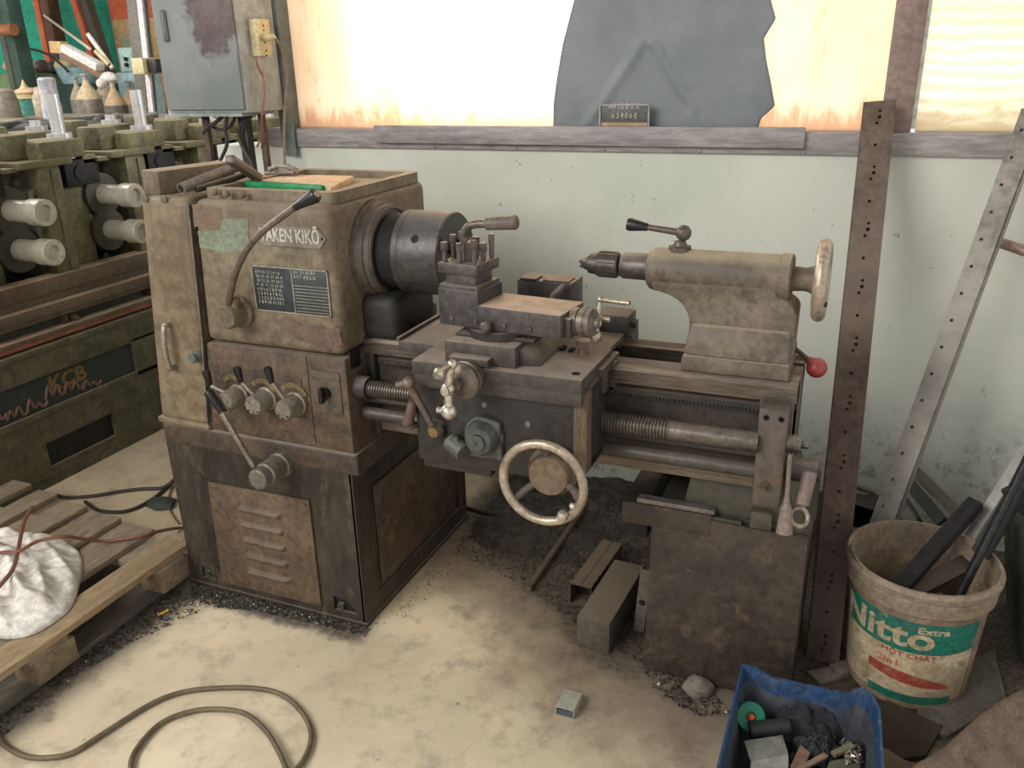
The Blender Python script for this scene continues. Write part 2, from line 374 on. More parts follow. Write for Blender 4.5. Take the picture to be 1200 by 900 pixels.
def pane_mat(name, ca, cb, stain, wavy=False):
    m, n, L, b, out = nt(name)
    g = n.new('ShaderNodeNewGeometry'); P = g.outputs['Position']
    mp = n.new('ShaderNodeMapping'); mp.inputs['Scale'].default_value = (3, 1, .8) if not wavy else (1, 1, 3); L.new(P, mp.inputs[0])
    s = n.new('ShaderNodeSeparateXYZ'); L.new(P, s.inputs[0])
    n1 = noise_(n, L, mp.outputs[0], 2.4, 6, .65); n2 = noise_(n, L, mp.outputs[0], 9, 6, .7, .8)
    col = mix(n, L, ramp(n, L, n1, .35, .65), lin(ca), lin(cb))
    col = mix(n, L, ramp(n, L, n2, .56, .72, 0, .55), col, lin(stain))
    zz = math_(n, L, 'ADD', s.outputs[2], math_(n, L, 'MULTIPLY', math_(n, L, 'SUBTRACT', n2, .5), .3))
    col = mix(n, L, ramp(n, L, zz, 1.34, 1.42, .75, 0), col, lin(stain))
    if wavy:
        w = n.new('ShaderNodeTexWave'); w.bands_direction = 'Z'; w.inputs['Scale'].default_value = 9; w.inputs['Distortion'].default_value = 5; w.inputs['Detail'].default_value = 3
        L.new(P, w.inputs['Vector']); col = mix(n, L, ramp(n, L, w.outputs['Fac'], .2, .8, 0, .35), col, lin(stain))
    tr = n.new('ShaderNodeBsdfTranslucent'); L.new(col, tr.inputs[0]); L.new(col, b.inputs['Base Color'])
    b.inputs['Roughness'].default_value = .5
    mx = n.new('ShaderNodeMixShader'); mx.inputs[0].default_value = .7
    L.new(b.outputs[0], mx.inputs[1]); L.new(tr.outputs[0], mx.inputs[2]); L.new(mx.outputs[0], out.inputs[0])
    return m

fl = M(); fl.box(-9, 3.2, -4, 7.2, -.1, 0); struct('floor', fl, floor_mat())
WY = 1.1
wm = wall_mat()
w = M(); w.box(-1.27, 3.2, WY, WY+.16, 0, 1.262); struct('wall_back', w, wm)
# far hall wall: teal sheets, an orange band over cream board
FY = 6.2
w = M(); w.box(-9, at(138, 60, y=FY).x, FY, FY+.1, 0, 4.2); struct('wall_far', w, teal)
w = M()
for i in range(5): w.box(-9, at(138, 60, y=FY).x, FY-.012, FY, 1.0+i*.62, 1.012+i*.62)
for i in range(7): w.box(-8.6+i*.62, -8.59+i*.62, FY-.012, FY, 0, 4.2)
struct('trim_1', w, teal)
xo = at(138, 60, y=FY).x; zo = at(160, 22, y=FY).z
w = M(); w.box(xo, at(215, 60, y=FY).x, FY-.02, FY+.1, zo, 4.2); struct('wall_upper_far', w, orange)
w = M(); w.box(xo, at(215, 60, y=FY).x, FY-.02, FY+.1, 0, zo); struct('wall_lower_far', w, tan)
w = M(); w.box(at(215, 60, y=FY).x, 3.2, FY, FY+.1, 0, 4.2); struct('wall_right_far', w, surf('pale_hall_wall', (196, 196, 186), (180, 180, 170), None, .3, 2, .8))
ct = lambda: surf('hall_ceiling', (120, 118, 112), (104, 102, 98), None, .3, 1, .9)
w = M(); w.box(-9, 3.2, -4, WY+.2, 4.2, 4.3); w.box(-9, -1.3, WY+.2, 7.2, 4.2, 4.3); struct('ceiling', w, ct())

# sill channel and the window above the wall
ch = M()
def cpos(x0, x1, z0, z1, y0):
    ch.box(x0, x1, y0, WY+.12, z0, z0+.006, 0); ch.box(x0, x1, y0, WY+.12, z1-.006, z1, 0); ch.box(x0, x1, y0, y0+.006, z0, z1, 0)
ch.box(-1.0, 3.2, WY-.015, WY+.14, 1.262, 1.330, .003)
ch.box(-.50, 1.02, WY-.035, WY-.014, 1.282, 1.345, .004)
for i in range(12): ch.lathe((-.9+i*.32, WY-.017, 1.27), (0, -1, 0), [(0, .006), (.003, .004), (.004, 0)], 8)
struct('trim_2', ch, channelm)
p1 = pane_mat('dusty_pane_left', (248, 234, 216), (242, 224, 202), (214, 180, 150))
p2 = pane_mat('dusty_pane_right', (244, 242, 230), (236, 234, 216), (204, 190, 162), True)
XP = 1.245
w = M(); w.box(-.90, XP, WY+.05, WY+.056, 1.33, 2.5); struct('window_1', w, p1)
w = M(); w.box(XP+.08, 3.2, WY+.05, WY+.056, 1.33, 2.5); struct('window_2', w, p2)
w = M(); w.box(-1.0, 3.2, WY, WY+.16, 2.5, 4.2); struct('wall_above_window', w, wm)
# posts of the window frame
w = M(); a = at(1052, 160, y=WY); t = at(1078, -60, y=WY)
w.bar((a.x-.01, WY+.012, 1.331), (t.x+.0, WY+.012, t.z), .085, .05, up=(0, 1, 0), bev=.003)
w.bar((t.x, WY+.01, t.z), (t.x+.08, WY+.01, 2.6), .085, .05, up=(0, 1, 0))
struct('trim_3', w, frame2)
w = M(); w.box(-.93, -.885, WY-.02, WY+.07, 1.23, 2.6, .003); w.box(-.895, -.86, WY-.03, WY-.024, 1.23, 1.36)
struct('trim_4', w, greyp)
w = M(); w.box(-1.30, -1.16, WY-.02, WY+.2, 0, 1.20, .01); struct('trim_5', w, surf('white_pier', (214, 214, 204), (198, 196, 184), (150, 140, 124), .2, 6, .8))

# ------------------------------------------------------------------ light
wd = bpy.data.worlds.new('daylight'); SC.world = wd; wd.use_nodes = True
bg = wd.node_tree.nodes['Background']; bg.inputs[0].default_value = (1.0, .985, .955, 1); bg.inputs[1].default_value = 1.05
def area(name, loc, target, sx_, sy_, power, col):
    l = bpy.data.lights.new(name, 'AREA'); l.shape = 'RECTANGLE'; l.size = sx_; l.size_y = sy_; l.energy = power; l.color = col
    o = bpy.data.objects.new(name, l); COL.objects.link(o); o.location = loc
    o.rotation_euler = (Vector(target)-Vector(loc)).to_track_quat('-Z', 'Y').to_euler(); return o
area('window_daylight', (1.7, 2.6, 2.2), (1.4, 1.1, 1.8), 2.0, 1.8, 80, (1, .985, .97))
area('window_sun_glow', (-.02, 1.62, 1.85), (0, 1.15, 1.75), .5, .7, 42, (1, .98, .95))
area('bay_opening_front', (-1.5, -3.4, 3.2), (-.3, .2, .5), 2.6, 1.8, 170, (1, .98, .94))
area('bay_opening_left', (-4.6, 1.2, 3.9), (-3, 2.4, 1), 3, 3, 330, (1, .97, .93))
SC.view_settings.view_transform = 'Standard'; SC.view_settings.look = 'None'; SC.view_settings.gamma = 1
SC.view_settings.use_curve_mapping = False; SC.view_settings.exposure = 0.0

# ------------------------------------------------------------------ things on the window
def yz(y): return lambda px, py: at(px, py, y=y)
sh = M()
out_ = [(650, 151), (651, 120), (656, 85), (662, 50), (675, 0), (690, -60), (895, -60), (904, 0), (910, 22), (896, 45), (899, 70), (905, 100), (909, 124), (893, 138), (889, 151)]
t0 = bmesh.new()
NY = 26; NX = 22
def edgeL(py): 
    pts = [(151, 650), (120, 651), (85, 656), (50, 662), (0, 675), (-60, 690)]
    for (a1, b1), (a2, b2) in zip(pts, pts[1:]):
        if a2 <= py <= a1: return b1+(b2-b1)*(py-a1)/(a2-a1)
def edgeR(py):
    pts = [(151, 889), (138, 893), (124, 909), (100, 905), (70, 899), (45, 896), (22, 910), (0, 904), (-60, 895)]
    for (a1, b1), (a2, b2) in zip(pts, pts[1:]):
        if a2 <= py <= a1: return b1+(b2-b1)*(py-a1)/(a2-a1)
def shf(u, v):
    py = 151-211*v; px = edgeL(py)+(edgeR(py)-edgeL(py))*u
    p = at(px, py, y=WY+.035)
    k = .005*math.sin(u*7+v*3)+.006*noise.noise((u*2.2, v*2.2, 3))
    arch = math.exp(-((abs(u-.42)*2.3+v*1.15-.62)/.05)**2)*(v < .5)*.008  # arch-shaped reflection given as a raised ridge in the sheet
    p.y -= max(0, .012+k+arch)*1.0; return p
sh.heap(shf, 60, 60)
so = sh.build('hanging_sheet', tarpm)
md = so.modifiers.new('thickness', 'SOLIDIFY'); md.thickness = .003
tag(so, 'dark grey-green sheet with wavy edges hung over the middle of the bright window', 'sheet')

pl = thing('number_plate', at(732, 150, y=WY-.02), 'small dark plate with two rows of pale marks standing on the window sill', 'plate')
A_, B_ = at(703, 151, y=WY-.02), at(761, 123, y=WY-.02)
m = M(); m.box(A_.x, B_.x, WY-.022, WY-.016, 1.345, B_.z, .001); m.build('plate', surf('smoky_plate', (92, 92, 90), (76, 78, 78), None, .2, 20, .4), pl)
m = M(); m.box(A_.x, B_.x, WY-.026, WY-.014, B_.z-.002, B_.z+.003); m.box(A_.x-.002, A_.x+.003, WY-.026, WY-.014, 1.345, B_.z); m.box(B_.x-.003, B_.x+.002, WY-.026, WY-.014, 1.345, B_.z); m.build('frame', channelm, pl)
m = M(); m.box(A_.x+.006, B_.x-.006, WY-.0245, WY-.022, 1.346, 1.357); m.build('strip', surf('tan_strip', (168, 140, 110)), pl)
text('marking', 'A4 10 8 0 X', .026, lambda u, v: ((A_.x+B_.x)/2+u, WY-.0235, 1.345+.063+v), (0, -.001, 0), platl, pl, sx=.8)
text('marking', '# 3 4 0 6 0', .024, lambda u, v: ((A_.x+B_.x)/2+u, WY-.0235, 1.345+.033+v), (0, -.001, 0), platl, pl, sx=.8)

# ------------------------------------------------------------------ electrical cabinet behind the headstock
cb = thing('electrical_cabinet', (-1.08, .97, 1.40), 'grey steel electrical cabinet with a rust-brown stain, standing behind the lathe', 'cabinet')
cabm = surf('cabinet_grey', (160, 166, 164), (148, 154, 152), (110, 96, 92), .1, 2.2, .5, bump=.08)
m = M(); m.box(-1.262, -.897, .862, 1.075, 1.40, 2.2, .006)
m.box(-1.262, -.93, .868, 1.06, 1.388, 1.40); m.build('cabinet_body', cabm, cb)
def stain_mat():
    m_, n, L, b, out = nt('stained_grey_door')
    tc = n.new('ShaderNodeTexCoord'); P = tc.outputs['Object']
    mp = n.new('ShaderNodeMapping'); L.new(P, mp.inputs[0]); c = at(247, 8, y=.85)-Vector((-1.08, .97, 1.40))
    mp.inputs['Location'].default_value = (-c.x, 0, -c.z)
    nn = n.new('ShaderNodeTexNoise'); nn.inputs['Scale'].default_value = 14; nn.inputs['Detail'].default_value = 6; nn.inputs['Roughness'].default_value = .7; L.new(P, nn.inputs['Vector'])
    v = n.new('ShaderNodeVectorMath'); v.operation = 'MULTIPLY'; v.inputs[1].default_value = (1, 0, .68); L.new(mp.outputs[0], v.inputs[0])
    ln = n.new('ShaderNodeVectorMath'); ln.operation = 'LENGTH'; L.new(v.outputs[0], ln.inputs[0])
    d = math_(n, L, 'ADD', ln.outputs['Value'], math_(n, L, 'MULTIPLY', math_(n, L, 'SUBTRACT', nn.outputs[0], .5), .16))
    n2 = noise_(n, L, P, 5, 5, .6)
    col = mix(n, L, ramp(n, L, n2, .35, .65), lin((130, 134, 130)), lin((116, 122, 120)))
    col = mix(n, L, ramp(n, L, d, .095, .125, .9, 0), col, mix(n, L, ramp(n, L, nn.outputs[0], .4, .6), lin((72, 56, 56)), lin((96, 80, 76))))
    L.new(col, b.inputs['Base Color']); b.inputs['Roughness'].default_value = .5
    return m_
m = M(); m.box(-1.258, -.903, .848, .862, 1.412, 2.19, .004); dr = m.build('door', stain_mat(), cb)
A_, B_ = at(187, 12, y=.845), at(199, 49, y=.845)
m = M(); m.box(A_.x, B_.x, .842, .850, B_.z, A_.z, .006); m.build('latch', surf('latch_dark', (92, 90, 88)), dr)
m = M(); m.box(A_.x+.01, B_.x-.008, .837, .846, B_.z+.02, A_.z-.008, .005); m.build('latch_handle', surf('latch_pale', (140, 138, 134)), dr)
A_, B_ = at(291, 22, x=-.893), at(315, 66, x=-.893)
sk = M(); sk.box(-.897, -.862, A_.y+.0, A_.y+.075, B_.z, A_.z, .004); s_ = sk.build('socket_box', cream, cb)
m = M()
for k in range(3):
    zc = A_.z-.03-k*(A_.z-B_.z-.04)/2.0
    for dz in (-.008, .008): m.box(-.863, -.8605, A_.y+.035, A_.y+.041, zc+dz-.003, zc+dz+.003)
m.build('socket_slots', black, s_)
yk = A_.y+.038; zk = A_.z-.062
for (px, w_, c_, mt) in ((240, .022, 200, rust), (284, .036, 170, dark), (306, .022, 212, rust)):
    a = at(px, 134, y=.95); b_ = at(px+4, c_, y=.95)
    m = M(); m.box(a.x-w_/2, a.x+w_/2, .94, .94+w_, 0 if c_ > 180 else .9, 1.392, .002); m.build('leg', mt, cb)
# plug and its cord, and the thinner brown cord below the socket
pg = thing('power_plug', (-.86, yk, zk), 'cream plug pushed into the socket on the cabinet side', 'plug')
m = M(); m.lathe((-.862, yk, zk), (1, -.25, 0), [(0, .013), (.018, .016), (.02, .012), (.05, .010), (.058, .006)], 16); m.build('plug_body', cream, pg)
pc = [at(*q, x=-.82) for q in ((322, 46), (329, 55), (335, 75), (336, 100), (334, 125))]+[at(333, 150, y=.95), at(333, 175, y=.9), at(334, 197, y=.85)]
m = M(); m.tube([(-.81, yk-.012, zk)]+pc[1:], .0055, 8, 5); m.build('cord', surf('grey_brown_cord', (118, 104, 84)), pg)
m = M(); m.tube([at(*q, x=-.86) for q in ((300, 66), (302, 78), (308, 90), (310, 110), (307, 135))]+[at(306, 160, y=.92), at(301, 172, y=.92)], .004, 8, 4)
tag(m.build('brown_wire', redc), 'thin red-brown cord hanging from the bottom of the cream socket box', 'wire')
def wire(name, pts, r, mat, label, cat='cable', group='cables hanging under the cabinet'):
    m = M(); m.tube(pts, r, 8, 5); return tag(m.build(name, mat), label, cat, group)
wire('hanging_cable', [at(*q, y=.92) for q in ((295, 136), (283, 146), (280, 158), (284, 172), (294, 190), (300, 207))], .007, cablem, 'black cable curving down from the cabinet bottom beside the brown leg')
wire('hanging_cable', [at(*q, y=.90) for q in ((266, 136), (264, 152), (266, 168), (262, 180), (256, 192))], .007, cablem, 'black cable hanging left of the others under the grey cabinet')
wire('hanging_cable', [at(*q, y=.91) for q in ((262, 135), (252, 144), (243, 150), (238, 156))], .008, cablem, 'short dark cable slanting from the cabinet to the rusty pipe leg')
wire('hanging_cable', [at(*q, y=.93) for q in ((236, 134), (246, 146), (258, 152), (270, 148), (276, 136))], .006, cablem, 'dark cable sagging in a loop under the cabinet')
# ================================================================== THE LATHE
LT = thing('lathe', (.25, .35, 0), 'old brown and grey engine lathe standing in front of the window wall', 'lathe')
YS, ZS = .2, 1.088
def fy(y): return lambda u, v: Vector((u, y, v))
def P0(px, py, y=0): return at(px, py, y=y)
# --- pedestal under the headstock
m = M()
m.box(-.645, -.006, .012, .69, .02, .50, .004)
outer = [(-.652, .012), (-.004, .012), (-.004, .50), (-.658, .50)]
h1 = [(-.605, .035), (-.555, .035), (-.555, .062), (-.575, .075), (-.605, .075)]
h2 = [(-.108, .035), (-.032, .035), (-.032, .050), (-.06, .078), (-.108, .083)]
m.holed(outer, [h1, h2], fy(0), (0, .02, 0))
# right-hand side: border with a sunk panel
so_ = [(.0, .012), (.69, .012), (.69, .50), (.0, .50)]
m.holed(so_, [[(.075, .07), (.63, .07), (.63, .44), (.075, .44)]], lambda u, v: Vector((-.010, u, v)), (.010, 0, 0))
m.box(-.66, .004, -.004, .70, 0, .014, .003)
bs = m.build('base_cabinet', based, LT)
m = M(); m.hexa([(-.600, .004, .03), (-.560, .004, .03), (-.560, .012, .03), (-.600, .012, .03), (-.60, .004, .08), (-.56, .004, .08), (-.56, .012, .08), (-.60, .012, .08)])
for c in ((-.585, .05), (-.085, .052)):
    m.cyl((c[0], .008, c[1]), (c[0], -.002, c[1]), .012, seg=8)
m.build('levelling_bolt', steel, bs)
for q in ((-.61, -.55, .08), (-.112, -.03, .088)):
    m = M(); m.box(q[0], q[1], .010, .013, .03, q[2]); m.build('foot_recess_shade', black, bs)  # black sheet put behind the cutout in place of its shade
# rim between pedestal and head
m = M(); m.box(-.662, .024, -.003, .70, .498, .566, .010, seg=3)
m.build('base_rim', surf('rim_paint', (84, 70, 58), (66, 56, 48), (104, 84, 68), .35, 6, .55, dust=DUST, dustamt=.8), bs)
m = M(); m.box(-.004, .004, .10, .60, .09, .42, .003)
for c in ((.25, .22, .48, .33), (.14, .12, .36, .17)):
    m.bar((.004, c[0], c[1]), (.004, c[2], c[3]), .008, .012, bev=.003)
m.build('side_panel', surf('side_panel_paint', (84, 68, 52), (66, 54, 44), (104, 76, 54), .35, 5, .5), bs)
# louvred panel
m = M(); a, b_, c, d = P0(245, 563.5), P0(363.5, 585.5), P0(378, 709), P0(262, 681)
m.hexa([(d.x, -.008, d.z), (c.x, -.008, c.z), (c.x, .0, c.z), (d.x, 0, d.z), (a.x, -.008, a.z), (b_.x, -.008, b_.z), (b_.x, 0, b_.z), (a.x, 0, a.z)], .003)
pn = m.build('louvered_panel', panelm, bs)
for k in range(5):
    t = k/4; l = P0(280+11.5*t, 592+74.5*t*1.0); r = P0(332+12*t, 603+75.5*t)
    zc = (l.z+r.z)/2; m = M()
    pts = [(-.006, .0), (-.018, .004), (-.021, .012), (-.016, .020), (-.006, .026)]
    t_ = bmesh.new(); rows = []
    for x in [l.x + (r.x-l.x)*q for q in (0, .04, .1, .9, .96, 1)]:
        e = min((x-l.x), (r.x-x))/(r.x-l.x); s = min(1, max(0, e/.08))**.5
        rows.append([t_.verts.new((x, -.007+(y+.007)*s, zc-.013+.013*(1-s)+z*(.4+.6*s))) for y, z in pts])
    for A, B in zip(rows, rows[1:]):
        for i in range(4): t_.faces.new((A[i], A[i+1], B[i+1], B[i]))
    bmesh.ops.recalc_face_normals(t_, faces=t_.faces)
    m._add(t_); m.box(l.x+.012, r.x-.012, -.0085, -.006, zc-.016, zc-.010)
    m.build('louver', panelm, pn)
for q in ((a.x+.012, a.z-.014), (b_.x-.012, b_.z-.014), (c.x-.012, c.z+.012), (d.x+.012, d.z+.012)):
    m = M(); m.lathe((q[0], -.008, q[1]), (0, -1, 0), [(0, .005), (.002, .004), (.003, 0)], 10); m.build('screw', steel, pn)
# --- headstock casting
m = M()
zt, zb = 1.235, .842
m.hexa([(-.440, 0, zb), (.012, 0, zb), (.012, .5, zb), (-.440, .5, zb), (-.416, 0, zt), (.012, 0, zt), (.012, .5, zt), (-.416, .5, zt)], .026, 4)
hs = m.build('headstock', body, LT)
m = M()   # end cover on the left with its seam
m.hexa([(-.664, -.004, .577), (-.474, -.004, .577), (-.474, .5, .577), (-.664, .5, .577), (-.592, -.004, 1.236), (-.421, -.004, 1.236), (-.421, .5, 1.236), (-.592, .5, 1.236)], .022, 4)
m.hexa([(-.668, -.008, .566), (-.474, -.008, .566), (-.474, .5, .566), (-.668, .5, .566), (-.668, -.008, .586), (-.474, -.008, .584), (-.474, .5, .584), (-.668, .5, .586)], .006)
gc = m.build('gear_cover', surf('cover_paint', (128, 112, 90), (106, 90, 70), (84, 68, 54), .22, 4, .55, dust=(136, 122, 102), dustamt=.5, bump=.15), LT)
m = M(); m.tube([(-.4185, -.003, 1.222), (-.430, -.0045, 1.03), (-.4435, -.0045, .84), (-.4735, -.0045, .585)], .0028, 6, 1); m.build('seam_groove_shade', black, gc)  # black strip drawn for the dark groove of the seam
m = M(); m.tube([(-.4245, -.0045, 1.215), (-.436, -.0055, 1.03), (-.4495, -.0055, .84), (-.4795, -.0055, .60)], .0026, 6, 1); m.build('edge_strip', surf('worn_edge', (142, 128, 108), (112, 98, 80)), gc)
A_, B_ = P0(200, 380), P0(207, 429)
m = M(); m.tube([(A_.x, -.004, A_.z), (A_.x, -.026, A_.z-.004), (A_.x-.003, -.034, (A_.z+B_.z)/2), (B_.x, -.026, B_.z+.004), (B_.x, -.004, B_.z)], .008, 12, 5); m.build('handle', alu, gc)
A_ = P0(228, 419, -.02)
m = M(); m.lathe((A_.x, 0, A_.z), (0, -1, 0), [(0, .016), (.012, .017), (.022, .012), (.03, .014), (.034, .010)], 20); m.build('knob', surf('green_grey_knob', (104, 112, 104), (88, 96, 92)), gc)
for q in ((171, 232), (193, 233)):
    c = P0(*q); m = M(); m.lathe((c.x, -.003, c.z), (0, -1, 0), [(-.003, .011), (.002, .011), (.004, .007), (.004, 0)], 16); m.build('plug', surf('cover_plug', (104, 90, 74), (90, 78, 64)), gc)
for q in ((248, 226), (262, 228), (281, 229)):
    c = P0(*q); m = M(); m.lathe((c.x, .012, c.z), (0, -1, 0), [(-.003, .009), (.006, .009), (.010, .005), (.010, 0)], 16); m.build('plug', surf('head_plug', (110, 98, 80), (96, 84, 68)), hs)
# top tray
m = M(); tx0, tx1, ty0, ty1 = -.40, .006, .03, .485
ou = [(tx0, ty0), (tx1, ty0), (tx1, ty1), (tx0, ty1)]
inn = [(tx0+.028, ty0+.035), (tx1-.028, ty0+.035), (tx1-.028, ty1-.03), (tx0+.028, ty1-.03)]
def rnd(p, r, n=4):
    o = []
    for i in range(len(p)):
        a, b, c = Vector(p[i-1]), Vector(p[i]), Vector(p[(i+1) % len(p)])
        u, v = (a-b).normalized(), (c-b).normalized()
        s, e = b+u*r, b+v*r
        for k in range(n+1):
            t = k/n; q = s*(1-t)**2+b*2*t*(1-t)+e*t*t; o.append((q.x, q.y))
    return o
m.holed(rnd(ou, .03), [rnd(inn, .02)], lambda u, v: Vector((u, v, 1.232)), (0, 0, .028))
m.box(tx0+.01, tx1-.01, ty0+.01, ty1-.01, 1.228, 1.240)
m.build('top_tray', surf('tray_paint', (128, 116, 96), (110, 98, 80), (84, 70, 58), .25, 6, .6, dust=(150, 134, 112), dustamt=.6), hs)
# bearing housing towards the chuck
m = M(); m.lathe((.0, YS, ZS), (1, 0, 0), [(0, .134), (.020, .133), (.022, .128), (.044, .126), (.046, .121), (.060, .120), (.061, .116)], 56)
m.lathe((.0, YS, ZS), (1, 0, 0), [(.052, .118), (.064, .117), (.066, .114), (.066, .110), (.040, .108)], 56)
m.build('bearing_ring', surf('ring_paint', (100, 90, 80), (84, 76, 68), (66, 60, 54), .3, 7, .5), hs)
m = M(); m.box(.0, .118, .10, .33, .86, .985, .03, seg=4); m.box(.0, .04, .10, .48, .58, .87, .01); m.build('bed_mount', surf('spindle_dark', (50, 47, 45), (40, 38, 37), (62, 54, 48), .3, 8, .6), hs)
m = M(); m.box(.010, .0145, .025, .075, .800, .850, .001); m.build('side_recess_shade', black, hs)  # flat black patch stands in for a shaded recess
# gearbox panel
m = M(); m.hexa([(-.470, 0, .570), (.014, 0, .566), (.014, .5, .566), (-.470, .5, .570), (-.442, 0, .838), (.014, 0, .838), (.014, .5, .838), (-.442, .5, .838)], .006, 2)
gb = m.build('gearbox', low, LT)
A_, B_ = P0(248, 436), P0(356, 507)
m = M(); m.hexa([(-.432, -.004, .660), (-.13, -.004, .650), (-.13, .001, .650), (-.432, .001, .660), (-.425, -.004, .775), (-.13, -.004, .768), (-.13, .001, .768), (-.425, .001, .775)], .002)
kp = m.build('selector_panel', surf('selector_panel_dark', (88, 72, 60), (70, 58, 50), (110, 92, 72), .3, 8, .5), gb)
m = M()
for x in (-.36, -.26, -.16):
    n_ = 10
    arc = [(x+.050*math.cos(t), .705+.050*math.sin(t)) for t in [math.radians(20+120*i/n_) for i in range(n_+1)]]
    arc2 = [(x+.036*math.cos(t), .705+.036*math.sin(t)) for t in [math.radians(140-120*i/n_) for i in range(n_+1)]]
    m.prism(arc+arc2, fy(-.006), (0, .003, 0))
m.build('index_arc', surf('index_brass', (150, 134, 96), (112, 98, 72), (80, 68, 54), .4, 20, .5, .3), kp)
for (kx, kz, hx, hy) in ((263, 473, 241, 441), (296, 477, 277, 437), (331, 483, 313, 437)):
    c = P0(kx, kz, -.07)
    m = M(); m.lathe((c.x, -.002, c.z+.002), (0, -1, 0), [(0, .034), (.012, .034), (.016, .030), (.060, .028), (.068, .024), (.069, .0)], 32)
    k = m.build('selector_knob', alu, gb)
    m = M()
    for q in range(3):
        t = math.radians(-40-50*q); m.cyl((c.x+.019*math.cos(t), -.068, c.z+.019*math.sin(t)), (c.x+.019*math.cos(t), -.0715, c.z+.019*math.sin(t)), .0028, seg=8)
    m.build('pin', black, k)
    h0 = P0(hx, hy-7, -.062); h1_ = P0(hx+5, hy+10, -.056); s = Vector((c.x, -.045, c.z+.015))
    m = M(); m.cyl(s, h1_, .006, .006, 12); m.build('stem', alu, k)
    m = M(); d = (h0-h1_); m.lathe(h1_-d*.1, d, [(0, .007), (d.length*.3, .009), (d.length*.95, .0115), (d.length*1.05, .010), (d.length*1.06, 0)], 16); m.build('grip', grip, k)
m = M(); m.box(-.108, -.1055, -.0008, .0005, .575, .835); m.build('panel_seam', black, gb)
# switch plate
A_, B_ = P0(364, 433), P0(403, 486)
m = M(); m.box(A_.x, B_.x, -.004, .001, B_.z, A_.z, .002); m.box(A_.x, B_.x, -.006, -.003, A_.z-.022, A_.z-.018); sp_ = m.build('switch_plate', surf('switch_plate_paint', (92, 80, 68), (82, 76, 66)), gb)
c = P0(378, 463, -.02)
m = M(); m.cyl((c.x, 0, c.z), (c.x, -.018, c.z), .016, seg=20); m.box(c.x-.006, c.x+.006, -.034, -.016, c.z-.022, c.z+.022, .003); m.build('switch_knob', grip, sp_)
# low control lever with the long arm
c0, c1 = P0(324, 548, -.01), P0(304, 561, -.105)
ax = Vector((0, -1, 0)); m = M(); m.lathe((c1.x, .0, c1.z), ax, [(0, .038), (.02, .038), (.024, .034), (.08, .034), (.084, .030), (.112, .030), (.116, .026), (.1165, 0)], 32)
lv = m.build('clutch_hub', surf('hub_grey', (124, 118, 106), (108, 102, 92), (86, 76, 64), .3, 12, .45, .3), gb)
e0 = P0(298, 548, -.085); e1 = P0(258, 480, -.085); e2 = P0(244, 459, -.085)
m = M(); m.bar(e0, e1, .014, .010, up=(0, 1, 0), bev=.002); m.build('lever_arm', alu, lv)
m = M(); d = e2-e1; l = d.length; m.lathe(e1-d*.15, d, [(0, .009), (l*.4, .011), (l*1.05, .014), (l*1.18, .012), (l*1.2, 0)], 18); m.build('grip', grip, lv)
# upper bent lever
hc = P0(266, 371, -.055)
m = M(); m.lathe((hc.x, .0, hc.z), (0, -1, 0), [(0, .046), (.012, .045), (.016, .036), (.058, .034), (.064, .030), (.065, 0)], 36)
m.lathe((hc.x+.018, -.04, hc.z+.02), (.25, 0, 1), [(0, .014), (.03, .012)], 16)
ul = m.build('speed_lever_hub', surf('lever_hub_paint', (112, 102, 82), (98, 88, 70), (82, 68, 54), .3, 12, .5), hs)
lp = [P0(268, 358, -.05), P0(270, 345, -.06), P0(277, 318, -.075), P0(289, 293, -.085), P0(307, 272, -.09), P0(330, 254, -.09), P0(348, 241, -.09)]
m = M(); m.tube(lp, .0085, 12, 5); m.build('lever_arm', surf('lever_steel', (118, 106, 92), (98, 86, 74), None, .3, 12, .4, .4), ul)
g0, g1 = P0(346, 242.5, -.09), P0(371, 228, -.09); d = g1-g0; l = d.length
m = M(); m.lathe(g0, d, [(0, .010), (l*.15, .010), (l*.9, .0175), (l, .015), (l*1.02, .008), (l*1.02, 0)], 18); gp = m.build('grip', grip, ul)
m = M(); m.lathe(g0+d*1.015, d, [(0, .009), (.003, .008), (.004, 0)], 14); m.build('grip_cap', alu, ul)
# plates and patches on the front
a, b_ = P0(297, 266), P0(385, 289)
zc = (a.z+b_.z)/2-.0; hx0, hx1 = a.x+.004, b_.x-.004; zh = .026
m = M(); m.prism([(hx0, zc), (hx0+.02, zc+zh), (hx1-.02, zc+zh), (hx1, zc), (hx1-.02, zc-zh), (hx0+.02, zc-zh)], fy(-.0035), (0, .004, 0))
npl = m.build('name_plate', surf('name_plate_metal', (140, 134, 122), (122, 116, 104), (164, 158, 146), .4, 40, .45, .3), hs)
text('lettering', 'TAKEN KIKŌ', .046, lambda u, v: ((hx0+hx1)/2+u, -.0035, zc+v+.001), (0, -.0016, 0), surf('plate_letters', (206, 202, 190), (190, 184, 172), None, .2, 30, .4, .2), npl, sx=.68, bold=.0012)
text('small_lettering', 'WBB', .012, lambda u, v: (hx0+.035+u, -.0035, zc+.019+v), (0, -.001, 0), platd, npl, sx=1.2)
m = M()
for x in (hx0+.010, hx1-.010): m.cyl((x, -.003, zc), (x, -.006, zc), .0035, seg=8)
m.build('screw', dark, npl)
a, b_, c, d = P0(297.5, 313.5), P0(384.5, 322.5), P0(385, 373), P0(298.5, 364)
x0, x1, z0, z1 = -.246, -.010, .950, 1.072
m = M(); m.box(x0, x1, -.003, .001, z0, z1, .001); ip = m.build('index_plate', platd, hs)
m = M()
for q in ((x0, x1, z1-.003, z1), (x0, x1, z0, z0+.003), (x0, x0+.003, z0, z1), (x1-.003, x1, z0, z1), (x0+.125, x0+.127, z0, z1)): m.box(q[0], q[1], -.0046, -.002, q[2], q[3])
